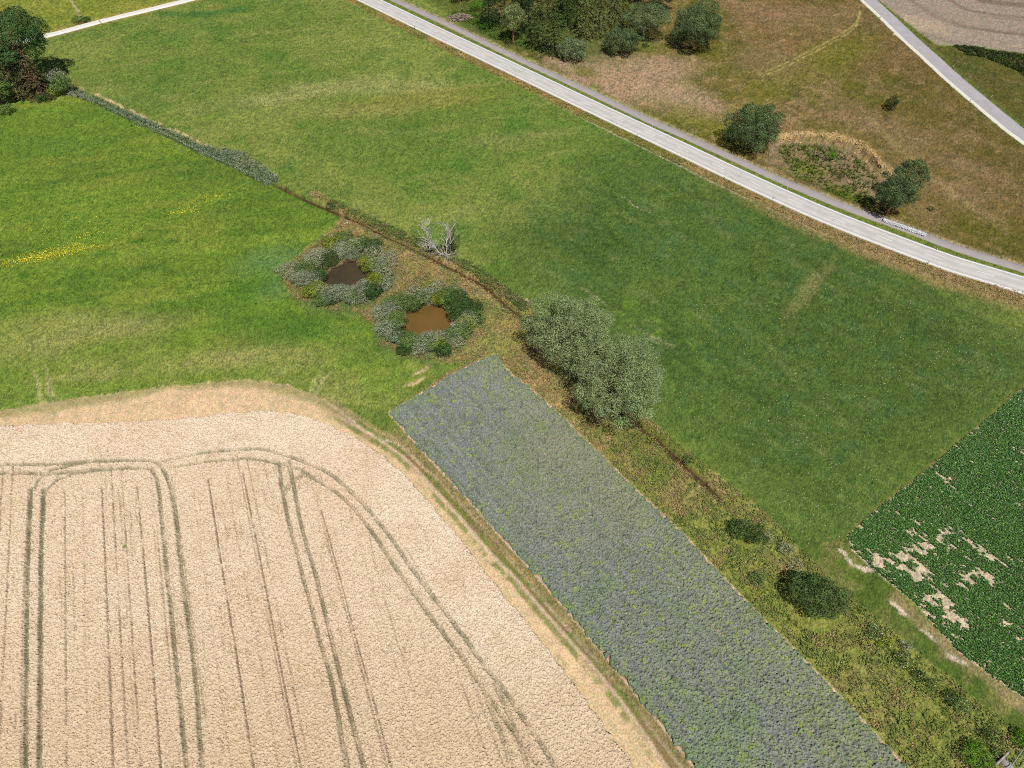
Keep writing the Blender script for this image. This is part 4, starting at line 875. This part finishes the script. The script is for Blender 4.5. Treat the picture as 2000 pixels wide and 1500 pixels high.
spruce(1040, -2, 16, 4.6, sgd, 'dark spruce at the top frame edge, left end', 51)
spruce(1090, 2, 16, 4.6, sg, 'green spruce at the top frame edge above the front pair', 52)
pine(1117, 96, 4.6, 6.6, 'small grey-green pine at the front of the forest', 53, 13, cz=3.2, base=A(138,158,112), group=FG)
spruce(1140, 72, 14, 4.4, sy, 'yellowish drooping larch with a pale bare stem', 54, name='larch_tree', droop=.6, gap=.25, hue=A(150,150,92), bark=GREYB)
spruce(1170, 66, 14, 4.6, sy, 'yellowish drooping larch second from the left', 55, name='larch_tree', droop=.6, gap=.25, hue=A(150,150,92), bark=GREYB)
spruce(1196, 52, 15, 4.6, sy, 'yellowish drooping larch nearest the pale-stemmed pine', 56, name='larch_tree', droop=.6, gap=.2, hue=A(140,144,84), bark=GREYB)
spruce(1130, 12, 16, 4.8, sg, 'spruce at the top frame edge behind the larches, left one', 57)
spruce(1180, 4, 16, 4.8, sgd, 'spruce at the top frame edge behind the larches, middle one', 58)
spruce(1222, 0, 15, 4.6, sg, 'spruce at the top frame edge behind the larches, right one', 59)
pine(1215, 80, 5.6, 8.2, 'round blue-green pine at the forest corner with a dark shadow below', 60, 16, cz=4.2, group=FG)
pine(1262, 32, 7.2, 10.5, 'wide pine on a short whitish stem at the right forest edge', 61, 20, cz=7.2, group=FG, low=-.35, bark=A(220,206,196), base=A(122,142,92))
pine(1290, -12, 5.4, 10, 'pine crown cut by the top frame edge, right end of the forest', 62, 14, cz=6, group=FG)
pine(1240, -34, 5.4, 12, 'pine beyond the top frame edge behind the wide pale-stemmed pine', 63, 12, cz=7, group=FG)
spruce(1032, 62, 11, 3.6, sgd, 'slim dark spruce between the fork-stemmed pine and the large front spruce', 65)
spruce(1148, 40, 14, 4.4, sg, 'green spruce in the second row between the larches', 66, hue=A(122,138,76))
spruce(1100, 28, 15, 4.4, sgd, 'dark spruce in the third row above the small grey-green pine', 67)
spruce(1215, 34, 13, 4.2, sy, 'olive spruce squeezed behind the round corner pine', 68)
spruce(1010, -20, 16, 4.6, sgd, 'dark spruce beyond the top frame edge over the fork-stemmed pine', 69)
spruce(970, 4, 15, 4.4, sgd, 'dark spruce behind the two nearest the brush pile', 64)

# tree group top left
LG = 'trees of the top left copse'
broad(64, 166, 22, 10.4, A(90,124,66), 'largest dark green broadleaf tree at the back of the left copse', 71, LG, n=36, cz=14.4, dens=15, low=-.7, size=.42)
broad(-25, 140, 17, 8, A(88,118,60), 'broadleaf tree cut by the left frame edge behind the brown spruces', 72, LG, n=22, cz=11)
spruce(46, 190, 17, 3.9, A(134,124,88), 'brown half-dead spruce on the left side of the copse middle', 73, LG, hue=A(88,100,54), gap=.25)
spruce(84, 190, 15, 3.6, A(132,112,82), 'brown half-dead spruce leaning right in the copse middle', 74, LG, hue=A(96,104,60), gap=.25)
spruce(66, 184, 17, 3.6, A(110,112,72), 'thin olive brown spruce between the half-dead ones', 75, LG, hue=A(112,88,66), gap=.2)
broad(-2, 178, 9, 4.2, A(118,150,70), 'lighter green tree at the left frame edge, upper one', 76, LG, n=14, cz=6)
broad(6, 206, 9, 4.6, A(116,148,72), 'lighter green tree at the left frame edge, lower one', 77, LG, n=14, cz=5.5)
shrub(108, 150, 13, 'S', 4.0, 'grey-green bush on the shaded right side of the copse', LG, 581, name='bush', cat='bush', size=.34, dens=18)
shrub(120, 168, 15, 'G', 4.2, 'mid green bush where the reed ditch meets the copse', LG, 582, name='bush', cat='bush', size=.34, dens=18)
shrub(104, 180, 9, 'Y', 2.2, 'yellow-green bush at the front of the copse', LG, 583, name='bush', cat='bush', size=.3, dens=20)
shrub(84, 190, 10, 'D', 2.0, 'dark low bush in front of the brown spruces', LG, 584, name='bush', cat='bush', size=.3, dens=20)
shrub(10, 214, 12, 'G', 2.0, 'low green bush under the left frame edge trees', LG, 585, name='bush', cat='bush', size=.3, dens=20)

# dead white trees by the stream
def branchy(parts, p, d, L, r, depth, rng, col, up=.25):
    n = 4; pts = [p]; dd = d.copy()
    for i in range(n):
        dd = unit(dd+rng.normal(size=3)*.12+np.array([0, 0, up*.2])); pts.append(pts[-1]+dd*L/n)
    parts.append(tube(pts, np.linspace(r, r*.55, n+1), 4 if depth else 6, col))
    if depth >= (4 if L > .45 else 3): return
    for k in range(rng.integers(2, 5) if depth else 12):
        t = rng.uniform(.35, 1); i = min(int(t*n), n-1)+1; q = pts[i]
        sd2 = unit(np.cross(dd, rng.normal(size=3))); nd = unit(dd*.8+sd2*.6+np.array([0, 0, up]))
        branchy(parts, q, nd, L*rng.uniform(.3, .5), r*.5, depth+1, rng, col, up)
def deadtree(px, py, hgt, label, seed, lean=(0, 0)):
    rng = np.random.default_rng(seed); x, y = W1(px, py); parts = []
    branchy(parts, np.array([0, 0, -.1]), unit(np.array([lean[0], lean[1], 1.])), hgt*.78, .15, 0, rng, A(238, 230, 222), .3)
    for k in range(6):
        a = rng.random()*6.28; branchy(parts, np.array([0, 0, .3+rng.random()*1.2]), unit(np.array([math.cos(a), math.sin(a), .35])), hgt*.3, .05, 2, rng, A(244, 232, 224), .1)
    V, Fq, cc = join(parts); o = mesh('dead_tree', V, Fq, cc, M_dead, None); o.location = (x, y, 0)
    return tag(o, label, 'dead tree', 'bleached dead trees by the stream')
deadtree(840, 494, 8.0, 'bare white dead tree standing apart on the left', 91, (-.02, 0))
deadtree(864, 501, 8.2, 'bare white dead tree in the middle of the bleached three', 92, (-.08, 0))
deadtree(871, 505, 9.2, 'tallest bare white dead tree, right of the bleached three', 93, (-.02, .02))
broad(884, 494, 7.6, 2.1, A(96,116,70), 'thin leafy tree behind the bleached dead trees', 94, None, n=12, cz=4.2, dens=8, size=.28, low=-.7)

# ------------------------------------------------------------------ small things
# brush pile
rng = np.random.default_rng(77); parts = []
for i in range(420):
    a = rng.random()*6.283; r = 4.6*rng.random()**.6; x_, y_ = math.cos(a)*r, math.sin(a)*r*.62; hz = 1.5*(1-(r/4.8)**2)*rng.random()+.08
    b = rng.random()*6.283; L_ = rng.uniform(.7, 2.2); dz = rng.normal()*.2; rr_ = rng.uniform(.03, .085)
    p = np.array([x_, y_, hz]); d = np.array([math.cos(b), math.sin(b), dz])*L_/2
    c = A(206, 182, 162)*(.6+.6*rng.random()) if rng.random() < .75 else A(130, 104, 84)
    q = [p-d, p+rng.normal(size=3)*.06, p+d]; q[0][2] = max(q[0][2], .03); q[2][2] = max(q[2][2], .03); parts.append(tube(q, [rr_, rr_, rr_*.6], 5, c))
V, Fq, cc = join(parts); o = mesh('brush_pile', V, Fq, cc, M_dead); o.location = (*W1(900, 36), 0); tag(o, 'heap of pale cut branches beside the cycle path', 'brush pile')
# delineator posts
PW, PK, PR = A(246, 246, 246), A(40, 40, 44), A(230, 150, 60)
def post(px, py, label, group='white delineator posts along the roads'):
    x, y = W1(px, py); a = RA
    o = None; V, Fq, cc = join([box((0, 0, .46), (.15, .13, .92), PW, a), box((0, 0, .975), (.12, .10, .10), PW, a)])
    e = empty('delineator_post', (x, y, 0), label, 'roadside post', group); mesh('post_body', V, Fq, cc, M_line, e)
    V, Fq, cc = box((0, 0, .80), (.158, .138, .18), PK, a); mesh('black_band', V, Fq, cc, M_line, e)
    V, Fq, cc = box((0, 0, .80), (.166, .05, .13), PR, a); mesh('reflector', V, Fq, cc, M_line, e)
for px, py, lb in [(838,44,'white post beside the main road, forest side, nearest the brush pile'),(1035,137,'white post beside the main road, forest side, below the large front spruces'),(1274,249,'white post between main road and cycle path, halfway between forest and middle lone pine'),(1537,370,'white post between main road and cycle path, below the sandy hollow'),(1829,488,'white post between main road and cycle path, right beyond the gabion wall'),
                   (810,56,'white post on the meadow side of the main road, farthest up'),(920,112,'white post on the meadow side of the main road, second from the top'),(1006,152,'white post on the meadow side of the main road, opposite the large front spruces'),(1244,267,'white post on the meadow side of the main road, in the straight opposite brown grassland'),(1510,389,'white post on the meadow side of the main road, just before the bend'),(1812,515,'white post on the meadow side of the main road, in the bend'),
                   (1748,30,'white post beside the side road at the stubble field edge'),(1719,35,'white post on the gravel shoulder of the side road, upper one'),(1861,132,'white post beside the side road below the bank with dark vegetation'),(1894,199,'white post on the gravel shoulder of the side road, lower one'),(1935,192,'white post beside the side road in the green verge near the right frame edge')]:
    post(px, py, lb)
# gabion wall
rng = np.random.default_rng(88); gp0 = np.array(W1(1724, 431)); gp1 = np.array(W1(1808, 461)); gl = np.linalg.norm(gp1-gp0); ga = math.atan2(*(gp1-gp0)[::-1])
e = empty('gabion_wall', (*((gp0+gp1)/2), 0), 'low wall of stone-filled wire baskets beside the cycle path', 'stone wall')
parts = [box((0, 0, .26), (gl, 1.15, .5), A(216, 216, 212), ga)]
for i in range(700):
    u = (rng.random()-.5)*gl; v = (rng.random()-.5)*1.15; s_ = rng.uniform(.1, .22); top = rng.random() < .65
    zc = .52 if top else rng.uniform(.08, .48); v = v if top else .58*(1 if rng.random() < .5 else -1)
    c = A(250, 250, 246)*(.75+.35*rng.random()); V, Fq, cc = box((u*math.cos(ga)-v*math.sin(ga), u*math.sin(ga)+v*math.cos(ga), zc), (s_*1.3, s_, s_*.8), c, rng.random()*3)
    V += rng.normal(size=V.shape)*.02; parts.append((V, Fq, cc))
V, Fq, cc = join(parts); mesh('stone_fill', V, Fq, cc, M_stone, e)
parts = []; nb = 9; P2_ = lambda u, v, z: (u*math.cos(ga)-v*math.sin(ga), u*math.sin(ga)+v*math.cos(ga), z)
for i in range(nb+1):
    u = (i/nb-.5)*gl
    for v in (-.47, .47): parts.append(tube([P2_(u, v, 0), P2_(u, v, .62)], [.015, .015], 4, A(150,154,150)))
    parts.append(tube([P2_(u, -.6, .62), P2_(u, .6, .62)], [.022, .022], 4, A(130,134,130)))
for v in (-.47, .47): parts.append(tube([P2_(-gl/2, v, .62), P2_(gl/2, v, .62)], [.02, .02], 4, A(120,124,120)))
V, Fq, cc = join(parts); mesh('wire_basket', V, Fq, cc, M_stone, e)
# scarp stones
rng = np.random.default_rng(99); parts = []
for i in range(260):
    p = SCARP[rng.integers(len(SCARP))]+rng.normal(size=2)*.9; s_ = rng.uniform(.12, .4); z_ = float(zf(np.array([p[0]]), np.array([p[1]]))[0])
    V, Fq, cc = box((p[0], p[1], z_+.05), (s_*1.4, s_, s_*.6), A(224, 190, 140)*(.75+.4*rng.random()), rng.random()*3); V += rng.normal(size=V.shape)*.04; parts.append((V, Fq, cc))
V, Fq, cc = join(parts); tag(mesh('scarp_rubble', V, Fq, cc, M_stone), 'sandy orange rubble along the curved scarp edge', kind='stuff')
# white pipe end near the left pond
V, Fq, cc = join([tube([(0, 0, .12), (.9, -.55, .12)], [.11, .11], 10, PW), tube([(-.06, .04, .12), (.05, -.03, .12)], [.15, .15], 10, PW)])
o = mesh('drain_pipe', V, Fq, cc, M_line); o.location = (*W1(677, 435), 0); tag(o, 'short white drain pipe lying at the corner above the left pond', 'pipe')
# culvert pipe and rail in the corner
ca_ = unit(DITCH[-14]-DITCH[-9]); x, y = W1(1957, 1481); parts = []
aa = np.linspace(0, 2*math.pi, 25)
e = empty('culvert', (x, y, -.75), 'concrete culvert pipe mouth with headwall in the bottom right ditch', 'culvert')
perp = np.array([-ca_[1], ca_[0]])
ring = lambda r, o_: np.column_stack([perp[0]*np.cos(aa)*r+ca_[0]*o_, perp[1]*np.cos(aa)*r+ca_[1]*o_, np.sin(aa)*r+.35])
rings = [ring(.62, -1.6), ring(.62, .15), ring(.50, .15), ring(.50, -1.6)]; V = np.vstack(rings); n = 25; Fs = []
for k in range(3):
    j = np.arange(n-1); Fs.append(np.stack([k*n+j, k*n+j+1, (k+1)*n+j+1, (k+1)*n+j], 1))
mesh('pipe', V, np.vstack(Fs), np.tile(A(190,186,176), (len(V), 1)), M_stone, e, smoothed=False)
hw_ang = math.atan2(perp[1], perp[0]); V, Fq, cc = join([box((perp[0]*1.05*s_, perp[1]*1.05*s_, .45), (.8, .25, 1.3), A(186,180,168), hw_ang) for s_ in (-1, 1)]+[box((0, 0, 1.05), (1.3, .25, .2), A(186,180,168), hw_ang)]); mesh('headwall', V, Fq, cc, M_stone, e)
r0_ = np.array(W1(1996, 1466, .5)); r1_ = np.array(W1(1968, 1506, .5)); e = empty('guard_rail', (*r0_, 0), 'grey metal rail beside the farm road in the bottom right corner', 'rail')
d_ = r1_-r0_; V, Fq, cc = join([tube([(-d_[0]*.2, -d_[1]*.2, .62), (d_[0]*1.2, d_[1]*1.2, .62)], [.06, .06], 8, A(170,172,178))]); mesh('rail_tube', V, Fq, cc, M_line, e, smoothed=True)
for t in (0, .5, 1): V, Fq, cc = tube([(d_[0]*t, d_[1]*t, 0), (d_[0]*t, d_[1]*t, .6)], [.045, .045], 8, A(150,152,158)); mesh('rail_post', V, Fq, cc, M_line, e, smoothed=True)

# walker on the gravel path
def skin(name, verts, edges, radii, mat, parent=None, root=0):
    me = bpy.data.meshes.new(name); me.from_pydata(verts, edges, []); o = bpy.data.objects.new(name, me); C.objects.link(o)
    me.materials.append(mat)
    if parent: o.parent = parent
    sk = o.modifiers.new('skin', 'SKIN'); sk.use_smooth_shade = True
    for i, r in enumerate(radii): me.skin_vertices[0].data[i].radius = (r, r) if np.isscalar(r) else r
    me.skin_vertices[0].data[root].use_root = True
    sb = o.modifiers.new('sub', 'SUBSURF'); sb.levels = 1; sb.render_levels = 1; return o
Msk = mat_plain('skin', A(214, 160, 130), .6); Mja = mat_plain('neon_jacket', (.78, .85, .12), .6); Msh = mat_plain('dark_shorts', A(52, 54, 64), .8); Mha = mat_plain('hair', A(84, 62, 44), .8); Mso = mat_plain('shoes', A(70, 64, 72), .7)
bv = [(0,0,.95),(0,0,1.15),(0,.02,1.38),(0,.02,1.5),(0,.03,1.60),(0,.04,1.70),   # pelvis..head
      (.19,.01,1.40),(.26,-.04,1.14),(.20,.14,.98),(.19,.21,.96),(-.19,.01,1.40),(-.26,.04,1.14),(-.22,-.08,.93),(-.22,-.06,.85),
      (.10,0,.90),(.11,.16,.50),(.11,.02,.09),(.11,.14,.04),(-.10,0,.90),(-.11,-.08,.50),(-.11,-.30,.16),(-.11,-.22,.05)]
be = [(0,1),(1,2),(2,3),(3,4),(4,5),(2,6),(6,7),(7,8),(8,9),(2,10),(10,11),(11,12),(12,13),(0,14),(14,15),(15,16),(16,17),(0,18),(18,19),(19,20),(20,21)]
br = [(.15,.10),(.13,.09),(.16,.10),.055,.085,.085,.06,.045,.035,.035,.06,.045,.035,.035,.09,.06,.045,.04,.09,.06,.045,.04]
pb = skin('person', bv, be, br, Msk); tag(pb, 'walker in a neon yellow jacket and dark shorts on the white gravel path', 'person')
pb.location = (*W1(197, 45.5), .05); pb.rotation_euler = (0, 0, R(-65))
sel = [0,1,2,6,7,8,10,11,12]; mp = {a: i for i, a in enumerate(sel)}
skin('jacket', [bv[i] for i in sel], [(mp[a], mp[b]) for a, b in be if a in mp and b in mp], [(.21,.17),(.2,.17),(.23,.18),.1,.08,.06,.1,.08,.06], Mja, pb)
sel = [0,14,15,18,19]; mp = {a: i for i, a in enumerate(sel)}
skin('shorts', [bv[0],bv[14],(.105,.10,.62),bv[18],(-.105,-.05,.62)], [(0,1),(1,2),(0,3),(3,4)], [(.16,.12),.11,.09,.11,.09], Msh, pb)
skin('shoe', [(.11,-.02,.07),(.11,.19,.05)], [(0,1)], [.055,.05], Mso, pb); skin('shoe', [(-.11,-.33,.12),(-.11,-.16,.06)], [(0,1)], [.055,.05], Mso, pb)
skin('hair', [(0,.0,1.66),(0,.0,1.76),(0,.05,1.80)], [(0,1),(1,2)], [.09,.1,.07], Mha, pb)
